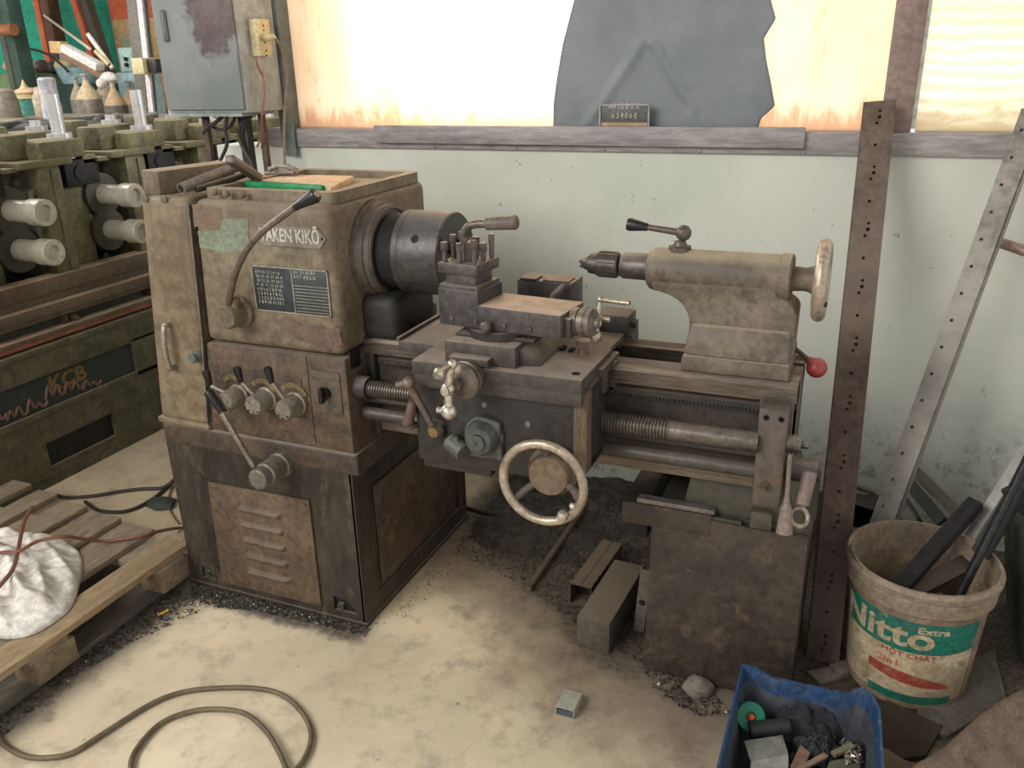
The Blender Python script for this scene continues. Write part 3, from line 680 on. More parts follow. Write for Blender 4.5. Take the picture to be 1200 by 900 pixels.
for i in range(9): m.box(x0+.130, x1-.004, -.004, -.002, z0+.008+i*.0085, z0+.0095+i*.0085)
m.build('border', surf('worn_border', (160, 154, 140), (130, 122, 108)), ip)
rows = ['8 9 10 12 14 16', '20 24 28 32 36 4', '18 22 26 30 34 3', '9 10 11 12 13 14', '4 5 5 6 7 8 9 10', '2 3 4 5 6 7 8 12', '1 1 2 2 3 3 4 4 5', '7 8 9 10 11 12 1']
text('figures', '\n'.join(rows), .0115, lambda u, v: (x0+.012+u, -.003, (z0+z1)/2+.004+v), (0, -.0008, 0), platl, ip, align='LEFT', sx=1.05)
text('figures', '\n'.join(['mm  0.1 0.2 0.4', 'R S T  A B C D']), .0125, lambda u, v: (x0+.132+u, -.003, z1-.016+v), (0, -.0008, 0), platl, ip, align='LEFT', sx=.85)
def blob(pts, jit, n=5):
    o = []
    for i in range(len(pts)):
        a, b = Vector(pts[i]), Vector(pts[(i+1) % len(pts)])
        for k in range(n):
            q = a.lerp(b, k/n); o.append((q.x+random.uniform(-jit, jit), q.y+random.uniform(-jit, jit)))
    return o
q = [(P0(*s).x, P0(*s).z) for s in ((232, 270), (258, 270), (262, 255), (291, 257), (292, 294), (262, 296), (234, 290))]
m = M(); m.prism(blob(q, .0025), fy(-.0012), (0, .0012, 0)); m.build('bare_patch', patchg, hs)
q = [(P0(*s).x, P0(*s).z) for s in ((226, 240), (260, 243), (262, 262), (252, 270), (240, 268), (228, 266))]
m = M(); m.prism(blob(q, .004), fy(-.0010), (0, .0010, 0)); m.build('primer_patch', patchr, hs)
q = [(P0(*s).x, P0(*s).z) for s in ((325, 373), (350, 376), (372, 380), (398, 386), (402, 405), (380, 412), (352, 398), (330, 388))]
m = M(); m.prism(blob(q, .005), fy(-.0010), (0, .0010, 0)); m.build('primer_patch', surf('worn_primer_low', (108, 82, 72), (92, 76, 66), (104, 90, 74), .55, 14, .7), hs)
# --- chuck
m = M(); m.lathe((.03, YS, ZS), (1, 0, 0), [(0, .098), (.088, .100), (.088, .09)], 56); m.build('chuck_backplate', black, LT)  # coloured black for the dark gap behind the chuck
m = M(); m.lathe((.115, YS, ZS), (1, 0, 0), [(0, .106), (.003, .109), (.018, .109), (.020, .1075), (.024, .1075), (.026, .109), (.132, .109), (.136, .106), (.137, .04), (.115, .036), (.115, 0)], 64)
ck = m.build('chuck', chuckm, LT)
for k in range(3):
    t = math.radians(30+120*k); u = Vector((0, math.cos(t), math.sin(t))); s = Vector((0, -math.sin(t), math.cos(t)))
    c = Vector((.252, YS, ZS))
    m = M(); m.bar(c+u*.030, c+u*.092, .022, .020, up=(1, 0, 0), bev=.002); m.bar(c+u*.030+Vector((.016, 0, 0)), c+u*.058+Vector((.016, 0, 0)), .020, .026, up=(1, 0, 0), bev=.002); m.build('chuck_jaw', dark, ck)
    for dx, tt in ((.19, math.radians(150+120*k)),):
        u2 = Vector((0, math.cos(tt), math.sin(tt))); c2 = Vector((.185, YS, ZS))+u2*.1085
        m = M(); m.cyl(c2-u2*.004, c2+u2*.0008, .011, seg=16); m.build('key_socket', black, ck)
# --- bed
m = M()
BX0, BX1 = .012, 1.128
prof = [(.098, .826), (.098, .858), (.104, .866), (.128, .866), (.140, .878), (.152, .866), (.172, .866), (.172, .81), (.150, .80), (.150, .66), (.165, .63), (.165, .60), (.108, .60), (.108, .632), (.126, .65), (.126, .80), (.112, .820)]
m.prism(prof, lambda u, v: Vector((BX0, u, v)), (BX1-BX0, 0, 0))
prof = [(.262, .866), (.282, .866), (.292, .876), (.302, .866), (.325, .866), (.325, .82), (.31, .80), (.31, .60), (.28, .60), (.28, .80), (.262, .82)]
m.prism(prof, lambda u, v: Vector((BX0, u, v)), (BX1-BX0, 0, 0))
m.box(BX1-.05, BX1, .126, .31, .60, .86); m.box(.5, .54, .14, .30, .62, .80); m.box(.80, .84, .14, .30, .62, .80)
m.box(BX0, BX1, .13, .31, .60, .625)
bd = m.build('bed', [bedm], LT)
m = M(); m.box(BX0+.02, BX1-.004, .1215, .1262, .655, .80); m.build('bed_web', surf('bed_web_paint', (70, 62, 54), (56, 50, 46), (84, 70, 56), .35, 6, .6, dust=DUST, dustamt=.4), bd)
m = M(); m.box(.05, 1.05, .100, .122, .800, .812)
for i in range(110): m.box(.06+i*.009, .0645+i*.009, .102, .121, .793, .801)
m.build('rack', dark, bd)
def threaded(x0, x1, r, pitch, y, z, mat, parent, name):
    pr = []; x = x0
    while x < x1: pr += [(x-x0, r*.86), (x-x0+pitch*.3, r), (x-x0+pitch*.6, r), (x-x0+pitch*.9, r*.86)]; x += pitch
    m = M(); m.lathe((x0, y, z), (1, 0, 0), pr, 24); return m.build(name, mat, parent)
scr = surf('leadscrew_steel', (112, 104, 96), (88, 82, 76), None, .3, 12, .38, .6, dust=(134, 120, 106), dustamt=.45)
m = M(); m.cyl((.86, .05, .742), (1.06, .05, .742), .0235, seg=28)
ls = m.build('leadscrew', scr, LT)
m = M(); m.cyl((.0, .05, .745), (.05, .05, .745), .034, .03, 24); m.build('screw_bushing', dark, ls)
threaded(.66, .862, .0255, .0078, .05, .742, scr, ls, 'screw_thread')
threaded(.05, .30, .0225, .0078, .05, .745, scr, ls, 'screw_thread')
m = M(); m.cyl((.02, .062, .667), (1.06, .062, .667), .0175, seg=20); m.build('feed_rod', surf('feed_rod_steel', (86, 82, 76), (70, 66, 62), (96, 76, 58), .3, 9, .45, .4, dust=(116, 104, 92), dustamt=.4), LT)
m = M(); m.cyl((.02, .07, .705), (1.06, .07, .705), .009, seg=14); m.build('control_rod', dark, LT)
m = M(); m.box(1.056, 1.118, .045, .108, .588, .826, .004); m.box(1.05, 1.124, .10, .13, .60, .83, .003)
br = m.build('end_bracket', surf('end_bracket_paint', (94, 84, 76), (84, 74, 68), (116, 78, 54), .42, 6, .6), LT)
m = M()
for x in (1.072, 1.104): m.lathe((x, .045, .806), (0, -1, 0), [(0, .007), (.001, .007), (.001, .004), (-.003, 0)], 12)
m.build('bolt_hole', black, br)
m = M(); m.lathe((1.082, .046, .640), (0, -1, 0), [(0, .012), (.008, .012), (.008, .006), (.02, .006), (.02, 0)], 6); m.build('stud', rust, br)
m = M(); m.cyl((1.118, .07, .742), (1.150, .07, .742), .02, seg=20); m.cyl((1.15, .07, .742), (1.165, .07, .742), .009, seg=8); m.build('end_nut', steel, br)
# hand levers at the tail end
lk = surf('pinkish_worn_lever', (132, 116, 108), (114, 100, 93), (92, 80, 72), .3, 12, .5)
a, b_, c = at(926, 532, y=.04), at(922, 585, y=.03), at(919, 624, y=.02)
m = M(); m.tube([a, a.lerp(c, .25), a.lerp(c, .55), b_.lerp(c, .5), c], .012, 14, 4, rr=lambda t: .005+.010*max(0, t-.42)/.58*1.0+(.004 if t > .62 else 0)); m.build('start_lever', lk, LT)
a, b_ = at(950, 552, y=.08), at(939, 592, y=.05)
m = M(); m.cyl((1.12, .10, .667), (1.19, .10, .667), .028, seg=24); m.cyl((1.19, .10, .667), (1.195, .10, .667), .022, seg=24); m.build('shaft_collar', dark, LT)
m = M(); m.cyl(a, b_, .0165, seg=20, bev=.003); m.build('stop_lever', lk, LT)
c = at(936, 606, y=.05); m = M(); m.torus(c, (.5, -.75, .5), .021, .006, 28, 10); m.build('lever_ring', alu, LT)
# --- tail pedestal
m = M(); m.box(.815, 1.186, .125, .50, 0, .485, .004); m.box(.80, 1.19, .13, .48, .44, .50, .006); tp = m.build('tail_pedestal', surf('pedestal_dark', (62, 58, 50), (48, 46, 42), (84, 70, 54), .3, 5, .6), LT)
a, b_, c, d = at(765, 597, y=.108), at(946, 634, y=.108), at(933, 815, y=.108), at(753, 786, y=.108)
m = M(); m.hexa([(d.x, .108, .002), (1.183, .108, .002), (1.183, .122, .002), (d.x, .122, .002), (a.x, .108, a.z), (1.186, .108, .486), (1.186, .122, .486), (a.x, .122, a.z)], .003, 2)
m.build('front_plate', platem, tp)
m = M(); m.hexa([(.88, .135, .49), (1.17, .135, .49), (1.17, .42, .49), (.88, .42, .49), (.90, .135, .60), (1.13, .135, .60), (1.13, .40, .60), (.90, .40, .60)], .008)
m.box(1.05, 1.10, .108, .14, .49, .535, .003); m.box(.90, 1.03, .112, .125, .49, .50, .002); m.build('bed_foot', surf('foot_paint', (78, 74, 62), (60, 58, 50), (98, 80, 56), .35, 5, .6), tp)
m = M(); m.box(.735, .96, .106, .15, .445, .506, .004); m.box(.735, .80, .15, .30, .47, .506, .003); m.build('front_ledge', platem, tp)
m = M(); m.box(.78, .90, .30, .50, .40, .60, .03, seg=3); m.box(.735, .82, .16, .40, .455, .505, .004); m.box(.745, .80, .12, .17, .40, .50, .006); m.build('cavity_shade', black, tp)  # black blocks: ledge ends, and shade of the cavity put in as colour
# --- saddle and apron
m = M()
m.box(.166, .690, .02, .40, .872, .899, .003); m.box(.273, .695, -.105, .128, .866, .900, .003)
m.box(.162, .172, .018, .40, .899, .908, .002); m.box(.165, .69, .33, .40, .80, .872); m.box(.60, .69, .128, .20, .866, .886)
m.box(.275, .693, -.103, -.085, .835, .868, .003)
m.box(.672, .706, .02, .16, .86, .885, .006); m.box(.692, .708, .03, .06, .82, .87, .004); m.box(.692, .712, .10, .125, .80, .875, .005)
sd = m.build('saddle', surf('saddle_paint', (82, 75, 69), (66, 61, 57), (92, 80, 70), .3, 7, .55, .15, dust=(148, 134, 122), dustamt=.85), LT)
m = M(); m.box(.610, .700, .255, .335, .886, .945, .006); m.cyl((.70, .295, .915), (.712, .295, .915), .012, seg=6); m.build('rear_clamp', dark, sd)
c = at(684, 408, z=.915)
m = M(); m.lathe((c.x, c.y, .899), (0, 0, 1), [(0, .013), (.022, .013), (.022, .019), (.036, .019), (.038, .012), (.038, 0)], 6); m.build('clamp_bolt', surf('bolt_dusty', (134, 112, 96), (104, 84, 72), None, .2, 9, .5, .2, dust=(186, 168, 150), dustamt=.9), sd)
m = M(); c = at(675, 438, z=.9); m.lathe((c.x, c.y, .8995), (0, 0, 1), [(0, .010), (.0012, .010), (.0012, 0)], 16)
c = at(664, 410, z=.9); m.box(c.x-.014, c.x-.002, c.y-.012, c.y+.012, .8995, .908, .001); m.box(c.x+.008, c.x+.020, c.y-.016, c.y+.010, .8995, .906, .001); m.build('oil_hole', black, sd)
m = M()
m.box(.262, .672, -.082, .10, .63, .866, .006); m.box(.66, .700, -.055, .06, .66, .866, .004); m.box(.262, .45, -.060, .09, .60, .635, .006); m.box(.30, .70, -.078, .06, .655, .70, .02)
apr = m.build('apron', surf('apron_paint', (56, 52, 48), (46, 43, 41), (64, 56, 48), .3, 5, .5, .1, dust=DUST, dustamt=.6), LT)
m = M(); m.box(.668, .703, -.088, -.05, .665, .866, .006, seg=2)
m.build('apron_side_bar', surf('worn_brown_bar', (106, 88, 70), (84, 72, 60), (58, 50, 44), .5, 12, .6, stretch=(3, 3, .4)), apr)
# big handwheel
hw = at(636, 566, y=-.165); R = .0955
m = M(); m.torus(hw, (0, -1, 0), R, .0105, 64, 16); wh = m.build('apron_handwheel', wheelm, apr)
for t in (-12, 108, 228):
    t = math.radians(t+90+20); e = hw+Vector((math.cos(t)*R, .002, math.sin(t)*R)); s = hw+Vector((math.cos(t)*.035, .045, math.sin(t)*.035))
    m = M(); m.tube([s, s.lerp(e, .5)+Vector((0, .012, 0)), e], .009, 10, 5); m.build('spoke', surf('spoke_grey', (104, 92, 84), (84, 74, 68)), wh)
m = M(); m.lathe(hw+Vector((0, .082, 0)), (0, -1, 0), [(0, .060), (.018, .060), (.022, .054), (.026, .050), (.044, .050), (.050, .046), (.0505, .004), (.048, 0)], 40); m.build('hub', surf('hub_brown', (118, 100, 80), (100, 84, 68), (76, 66, 56), .25, 9, .5), wh)
m = M(); t = math.radians(-75); e = at(661, 602, y=-.170); m.lathe(e, (0, -1, 0), [(-.004, .010), (.006, .012), (.012, .013), (.020, .010), (.024, 0)], 18)
t = math.radians(-30); e = hw+Vector((math.cos(t)*(R-.012), -.006, math.sin(t)*(R-.012))); m.ball(e, .008); m.build('wheel_handle', bright, wh)
# cross-feed dial with ball crank
c = Vector((.428, -.105, .884))
m = M(); m.lathe(c, (0, -1, 0), [(-.004, .033), (.018, .035), (.020, .040), (.034, .042), (.036, .038), (.044, .038), (.046, .044), (.056, .044), (.060, .040), (.066, .030), (.068, .016), (.085, .014)], 40)
dl = m.build('cross_feed_dial', surf('dial_steel', (128, 116, 104), (96, 88, 82), (84, 70, 60), .3, 14, .4, .5), sd)
hb = at(525, 456, y=-.20); lb = at(526, 482, y=-.20); ub = at(530, 427, y=-.20)
m = M(); m.cyl((c.x-.004, -.17, c.z), hb+Vector((0, .004, 0)), .010, seg=16); m.ball(hb, .016); m.lathe(hb, (0, -1, 0), [(0, .011), (.018, .010), (.02, 0)], 12)
m.lathe(hb, lb-hb, [(0, .009), ((lb-hb).length*.7, .010), ((lb-hb).length, .012)], 16); m.ball(lb, .0185)
m.lathe(hb, ub-hb, [(0, .010), ((ub-hb).length, .007)], 16); m.ball(ub, .0115)
m.cyl(lb+Vector((-.012, 0, 0)), lb+Vector((-.028, -.004, .002)), .007, seg=12)
k = m.build('ball_crank', bright, dl)
g0 = ub; g1 = at(511, 440, y=-.255); d = g1-g0; l = d.length
m = M(); m.lathe(g0, d, [(0, .006), (l*.3, .006), (l*.5, .010), (l*.85, .0135), (l, .009), (l*1.01, 0)], 16); m.build('crank_handle', bright, dl)
# apron controls
gd = surf('grey_green_dial', (92, 94, 86), (76, 78, 74), (66, 60, 54), .3, 10, .5, .2)
c = at(561, 517, y=-.12)
m = M(); m.lathe((c.x, -.08, c.z), (0, -1, 0), [(0, .050), (.012, .050), (.016, .045), (.030, .042), (.044, .032), (.047, .020), (.054, .019), (.056, .011), (.052, 0)], 32)
m.hexa([(c.x-.045, -.10, c.z-.055), (c.x+.05, -.10, c.z-.055), (c.x+.05, -.08, c.z-.055), (c.x-.045, -.08, c.z-.055), (c.x-.01, -.10, c.z+.055), (c.x+.045, -.10, c.z+.045), (c.x+.045, -.08, c.z+.045), (c.x-.01, -.08, c.z+.055)], .008)
cd = m.build('feed_selector', gd, apr)
m = M(); m.lathe((c.x-.004, -.131, c.z-.004), (0, -1, 0), [(0, .012), (.002, .012), (.0025, .006), (.0025, 0)], 16); m.build('selector_cap', dark, cd)
c = at(535, 525, y=-.11); m = M(); m.cyl((c.x-.02, -.10, c.z+.01), (c.x+.025, -.12, c.z-.004), .022, seg=20); m.cyl((c.x+.0, -.115, c.z+.03), (c.x+.012, -.12, c.z+.005), .008, seg=12); m.build('feed_boss', gd, apr)
c = at(507, 507, y=-.11); m = M(); m.lathe((c.x, -.07, c.z), (0, -1, 0), [(0, .026), (.03, .024), (.034, .019), (.036, .017), (.038, 0)], 24); lb_ = m.build('half_nut_hub', dark, apr)
m = M(); m.lathe((c.x, -.106, c.z), (0, -1, 0), [(0, .0145), (.004, .013), (.005, 0)], 20); m.build('brass_cap', surf('brass_cap', (150, 128, 80), (124, 104, 66), None, .3, 12, .45, .4), lb_)
a = at(506, 498, y=-.115); b_ = at(486, 462, y=-.13); e = at(479, 449, y=-.14)
m = M(); m.tube([a, a.lerp(b_, .5), b_, e], .0085, 12, 4, rr=lambda t: .0075+.003*t); m.ball(e, .016); m.lathe(e, (-.9, -.4, -.1), [(0, .010), (.03, .008), (.032, 0)], 12); m.build('half_nut_lever', surf('lever_dull', (118, 104, 94), (92, 82, 76), None, .3, 12, .4, .4), lb_)
a = at(484, 470, y=-.09); b_ = at(478, 497, y=-.09)
m = M(); m.cyl(a, b_, .010, .015, 18); m.cyl(b_, b_+Vector((0, 0, -.006)), .024, seg=18); m.build('feed_handle', surf('handle_dull_pink', (112, 90, 82), (92, 76, 70)), apr)
for q in ((568, 474), (619, 497)):
    c = at(*q, y=-.083); m = M(); m.lathe((c.x, -.081, c.z), (0, -1, 0), [(0, .008), (.006, .007), (.008, 0)], 12); m.build('oil_plug', surf('plug_grey', (118, 106, 98)), apr)
# --- cross slide, swivel, compound, tool post
m = M(); m.box(.352, .530, -.083, .34, .899, .950, .003); m.box(.375, .475, -.112, -.08, .906, .924, .003); m.box(.395, .455, -.105, -.08, .90, .908)
m.box(.42, .57, .20, .285, .95, 1.034, .004); m.box(.43, .475, .195, .24, 1.034, 1.040, .002); m.box(.49, .56, .20, .25, 1.034, 1.038, .002)
m.hexa([(.53, -.06, .899), (.58, -.05, .899), (.58, .10, .899), (.53, .10, .899), (.53, -.06, .94), (.56, -.05, .92), (.56, .10, .92), (.53, .10, .94)], .003)
cs = m.build('cross_slide', surf('cross_slide_steel', (80, 74, 70), (66, 62, 59), (90, 80, 70), .3, 8, .5, .2, dust=(150, 134, 121), dustamt=.9), LT)
m = M(); m.cyl((.455, .02, .949), (.455, .02, .972), .082, seg=48, bev=.002); m.box(.36, .56, -.04, .07, .949, .958, .003); sw = m.build('swivel_base', dark, cs)
c = at(567, 385, y=-.075); m = M(); m.lathe((c.x, -.055, c.z), (0, -1, 0), [(0, .012), (.015, .014), (.022, .010), (.023, 0)], 10); m.build('swivel_bolt', steel, sw)
ANG = math.radians(-5.5); U = Vector((math.cos(ANG), math.sin(ANG), 0)); V = Vector((-math.sin(ANG), math.cos(ANG), 0)); O = Vector((.318, -.036, 0))
def cq(u, v, z): return O+U*u+V*v+Vector((0, 0, z))
def cbox(m, u0, u1, v0, v1, z0, z1, bev=.003): m.hexa([cq(u0, v0, z0), cq(u1, v0, z0), cq(u1, v1, z0), cq(u0, v1, z0), cq(u0, v0, z1), cq(u1, v0, z1), cq(u1, v1, z1), cq(u0, v1, z1)], bev)
cm = surf('compound_steel', (82, 76, 74), (68, 64, 64), (90, 78, 68), .25, 8, .45, .3, dust=(178, 156, 138), dustamt=.95)
m = M(); cbox(m, .0, .316, .0, .128, .974, 1.030); cbox(m, .30, .330, .02, .11, .972, 1.018)
cps = m.build('compound_slide', cm, cs)
m = M(); cbox(m, .0, .108, -.001, .118, .974, 1.062); m.build('tool_block', surf('tool_block_steel', (82, 78, 76), (70, 66, 66), None, .25, 8, .42, .35, dust=(136, 122, 112), dustamt=.6), cps)
for u in (.035, .10, .175, .24):
    m = M(); m.lathe(cq(u, -.001, .992-.002*(u > .1)), -V, [(0, .006), (.003, .006), (.004, 0)], 10); m.build('gib_screw', steel, cps)
c = cq(.312, .062, 1.003)
m = M(); m.lathe(c, U, [(-.02, .022), (.004, .027), (.006, .031), (.022, .032), (.024, .029), (.027, .029), (.029, .0335), (.040, .0335), (.042, .031), (.045, .031), (.047, .033), (.054, .032), (.056, .026), (.062, .012), (.070, .011)], 40)
dl2 = m.build('compound_dial', surf('dial2_steel', (122, 112, 102), (94, 88, 82), (80, 70, 62), .3, 14, .42, .4, dust=(144, 130, 116), dustamt=.5), cps)
hb = at(700, 373, y=.03); ub = at(704, 351, y=.04); lb = at(698, 394, y=.02)
m = M(); m.ball(hb, .012); m.cyl(c+U*.066, hb, .009, seg=14); m.cyl(hb, hb+U*.03, .006, seg=12); m.cyl(hb, ub, .0065, .0055, 14); m.cyl(hb, lb, .007, .008, 14); m.ball(lb, .0145); m.ball(ub, .0085)
m.tube([ub, at(720, 353.5, y=.03), at(738, 355.5, y=.02)], .0052, 12, 1); m.build('ball_crank', surf('crank_nickel', (186, 176, 160), (156, 146, 132), (116, 104, 90), .25, 12, .32, .75), dl2)
# loose locking pin lying behind
m = M(); a, b_ = at(647, 346, y=.16), at(661, 334, y=.18); m.cyl(a, b_, .0065, seg=12, bev=.001); m.cyl(a+Vector((0, 0, -.03)), a, .006, seg=10); m.build('slide_lock_lever', surf('lock_lever_steel', (128, 112, 100), (104, 92, 84)), cps)
# turret
tc = cq(.054, .055, 0)
def tb(m, h, z0, z1, bev=.002, rz=ANG): m.box(tc.x-h, tc.x+h, tc.y-h, tc.y+h, z0, z1, bev, rz)
m = M(); tb(m, .040, 1.060, 1.104); tb(m, .052, 1.060, 1.072); tb(m, .053, 1.098, 1.122)
tpst = m.build('tool_post', surf('tool_post_steel', (92, 84, 80), (78, 72, 70), None, .25, 9, .42, .35, dust=(130, 116, 106), dustamt=.6), cps)
R3 = Matrix.Rotation(ANG, 3, 'Z')
random.seed(3)
for (i, j) in ((-1, -1), (0, -1), (1, -1), (1, 0), (1, 1), (0, 1), (-1, 1), (-1, 0)):
    p = Vector((tc.x, tc.y, 0))+R3 @ Vector((i*.040, j*.040, 0)); h = .030+random.choice((0, .004, .010, .014))
    m = M(); m.cyl((p.x, p.y, 1.12), (p.x, p.y, 1.12+h), .0062, seg=12); m.box(p.x-.0072, p.x+.0072, p.y-.0072, p.y+.0072, 1.12+h-.006, 1.12+h+.014, .0015, rz=random.uniform(0, 1.5)); m.build('clamp_screw', surf('screw_steel', (110, 100, 94), (88, 80, 76), None, .2, 10, .4, .4), tpst)
m = M(); m.lathe((tc.x, tc.y, 1.12), (0, 0, 1), [(0, .024), (.03, .022), (.035, .020), (.044, .020), (.046, .014), (.046, 0)], 24)
q = [Vector((tc.x, tc.y, 1.155)), at(543, 278, y=tc.y), at(547, 267, y=tc.y), at(556, 263, y=tc.y), at(572, 262, y=tc.y)]
m.tube(q, .0095, 14, 5); hb_ = m.build('post_clamp_handle', surf('clamp_handle_steel', (112, 100, 92), (92, 82, 76), None, .2, 10, .4, .4), tpst)
a, b_ = at(569, 262.5, y=tc.y), at(606, 260.5, y=tc.y); m = M(); l = (b_-a).length; m.lathe(a, b_-a, [(0, .0115), (.004, .0145), (l-.004, .0165), (l, .014), (l, .005), (l-.01, 0)], 24); m.build('handle_grip', surf('handle_grip_brown', (104, 92, 84), (86, 76, 70), None, .2, 8, .5), tpst)
# --- tailstock
m = M()
m.lathe((.762, YS, ZS-.003), (1, 0, 0), [(0, .040), (.006, .047), (.02, .051), (.30, .051), (.302, .054), (.322, .054), (.326, .050), (.326, 0)], 48)
ts = m.build('tailstock', tailp, LT)
half = .055
def arc(p0, c, p1, n=8): return [tuple(Vector(p0)*(1-t)**2+Vector(c)*2*t*(1-t)+Vector(p1)*t*t) for t in [k/n for k in range(n+1)]]
ol = [(.778, 1.070)]+arc((.782, 1.045), (.868, 1.035), (.872, .97))+[(.868, .905), (.864, .868), (1.104, .868), (1.106, .905), (1.108, 1.005)]+arc((1.108, 1.015), (1.105, 1.030), (1.086, 1.040))+arc((1.070, 1.046), (1.058, 1.052), (1.058, 1.075))
m = M(); m.prism(ol, lambda u, v: Vector((u, YS-.048, v)), (0, .096, 0), bev=.006)
m.hexa([(.862, .118, .868), (1.106, .118, .868), (1.106, .315, .868), (.862, .315, .868), (.866, .118, .905), (1.104, .118, .905), (1.104, .315, .905), (.866, .315, .905)], .003)
m.hexa([(.866, .122, .905), (1.104, .122, .905), (1.104, .28, .905), (.866, .28, .905), (.876, .145, .975), (1.10, .145, .975), (1.10, .26, .975), (.876, .26, .975)], .008)
m.build('tailstock_body', tailp, ts)
m = M(); m.lathe((.69, YS, ZS), (1, 0, 0), [(0, .012), (.003, .026), (.010, .031), (.074, .032)], 36); ql = m.build('quill', tailc, ts)
m = M(); m.lathe((.600, YS, ZS), (1, 0, 0), [(-.006, .006), (0, .014), (.012, .018), (.014, .024), (.034, .026), (.036, .030), (.084, .031), (.088, .028), (.090, .012), (.11, .012)], 36)
dc = m.build('drill_chuck', surf('drill_chuck_steel', (92, 84, 80), (76, 70, 68), None, .2, 10, .4, .5), ts)
m = M()
for k in range(3):
    t = 2*PI*k/3+.4; m.cyl((.590, YS+.007*math.cos(t), ZS+.007*math.sin(t)), (.602, YS+.009*math.cos(t), ZS+.009*math.sin(t)), .0042, seg=8)
for k in range(18):
    t = 2*PI*k/18; m.box(.640, .682, YS+.0305*math.cos(t)-.0012, YS+.0305*math.cos(t)+.0012, ZS+.0305*math.sin(t)-.0012, ZS+.0305*math.sin(t)+.0012)
m.build('chuck_jaw', dark, dc)
a = at(797, 287, y=YS); m = M(); m.lathe((a.x, YS, 1.132), (0, 0, 1), [(0, .026), (.010, .026), (.012, .016), (.022, .013)], 24)
bc = at(801, 273, y=YS); m.ball(bc, .0185)
e = at(757, 266, y=YS); m.cyl(bc, e, .0085, .007, 16); lc = m.build('quill_lock_lever', surf('lock_steel', (100, 90, 82), (84, 76, 70), None, .2, 9, .42, .4), ts)
g = at(735, 262.5, y=YS); d = g-e; l = d.length; m = M(); m.lathe(e-d*.1, d, [(0, .009), (l*.2, .010), (l*.9, .0155), (l*1.08, .014), (l*1.1, 0)], 18); m.build('grip', grip, lc)
m = M(); m.lathe((1.084, YS, ZS-.004), (1, 0, 0), [(0, .030), (.008, .028), (.03, .026), (.040, .028), (.052, .034), (.064, .024), (.074, .022), (.075, 0)], 32); hub = m.build('handwheel_hub', surf('tail_hub_paint', (112, 100, 86), (92, 82, 72), None, .2, 8, .5), ts)
hwc = Vector((1.150, YS, ZS-.004))
m = M(); m.torus(hwc, (1, 0, 0), .077, .0145, 60, 16, sq=1.05); m.lathe(hwc, (1, 0, 0), [(-.012, .030), (-.004, .068), (.004, .068), (.006, .030)], 40); m.build('handwheel_rim', wheelm, hub)
m = M(); e = hwc+Vector((.012, -.07, -.035)); m.cyl(e, e+Vector((.006, -.001, 0)), .006, seg=14); m.build('handle_hole', black, hub)
a, b_ = at(926, 404, y=.26), at(950, 424, y=.22); m = M(); m.cyl(a, b_, .006, seg=12); bl = m.build('clamp_lever', surf('clamp_lever_dark', (90, 80, 72)), ts)
c = at(957, 431, y=.21); m = M(); m.ball(c, .0235, seg=28); d = (b_-c).normalized(); m.cyl(c+d*.018, c+d*.03, .012, .008, 16); m.build('red_ball', redk, ts)
# ================================================================== ON TOP OF THE HEADSTOCK
ZT = 1.262
nb_ = thing('notepad', (-.18, .22, 1.24), 'pinkish card pad with a bright green edge in the tray on the lathe', 'pad')
c = [at(*q, z=1.258) for q in ((289, 213), (388, 218.5), (414, 205), (330, 203.5))]
m = M(); m.hexa([Vector((p.x, p.y, 1.240)) for p in c]+[Vector((p.x, p.y, 1.256)) for p in c], .002); m.build('cover', paper, nb_)
m = M(); m.bar((c[0].x+.0, c[0].y-.004, 1.252), (c[1].x-.02, c[1].y-.004, 1.252), .020, .020, bev=.007); m.build('green_edge', green, nb_)
m = M()
p0 = at(331, 203, z=1.262)
t_ = []
for i in range(40): t_.append((p0.x+random.uniform(-.05, .06), p0.y+random.uniform(-.02, .03), 1.262+random.uniform(0, .02)))
m.tube(t_, .004, 6, 4); tag(m.build('tangled_string', surf('grey_string', (150, 142, 134), (120, 112, 106))), 'small tangle of grey string at the back of the headstock tray', 'string')
# squared beam, pipe, T-wrench and white stick left of the tray
a, b_ = at(183, 215, z=1.29), at(268, 194, z=1.31)
dv = (Vector((b_.x, b_.y, 0))-Vector((a.x, a.y, 0))); 
m = M()
c0 = Vector((-.575, .12, 1.268)); c1 = Vector((-.62, .50, 1.268))
bm0, bm1 = at(176, 211, z=1.275), at(266, 199, z=1.275)
m.bar((bm0.x, bm0.y, 1.268), (bm1.x, bm1.y, 1.268), .075, .064, bev=.004)
tag(m.build('square_beam', surf('beam_brown_grey', (116, 102, 86), (100, 88, 74), (132, 86, 72), .3, 6, .7, dust=(168, 150, 128), dustamt=.7)), 'grey-brown square beam lying across the left end of the headstock top', 'beam')
a, b_ = at(212, 221, z=1.262), at(283, 193, z=1.30)
pp = M(); pp.cyl(a, b_, .0145, seg=20)
d = (a-b_).normalized(); pp.cyl(a+d*.0005, a+d*.001, .0105, seg=16, mi=1)
tag(pp.build('steel_pipe', [surf('pipe_grey_brown', (132, 122, 112), (112, 104, 97), None, .2, 9, .5, .3), black]), 'short open-ended grey pipe pointing to the front on the headstock top', 'pipe')
wr = thing('t_wrench', at(285, 200, z=1.27), 'heavy T-shaped chuck key leaning by the tray on the headstock', 'wrench')
a, b_ = at(269, 186, z=1.335), at(303, 209, z=1.262)
m = M(); m.bar(a, b_, .026, .022, bev=.004); m.build('head', surf('wrench_grey', (110, 100, 92), (92, 84, 78), None, .2, 9, .45, .3), wr)
a, b_ = at(230, 222, z=1.256), at(286, 205, z=1.275); m = M(); m.cyl(a, b_, .009, seg=14); m.build('shank', dark, wr)
a, b_ = at(256, 213, z=1.262), at(284, 206, z=1.268)
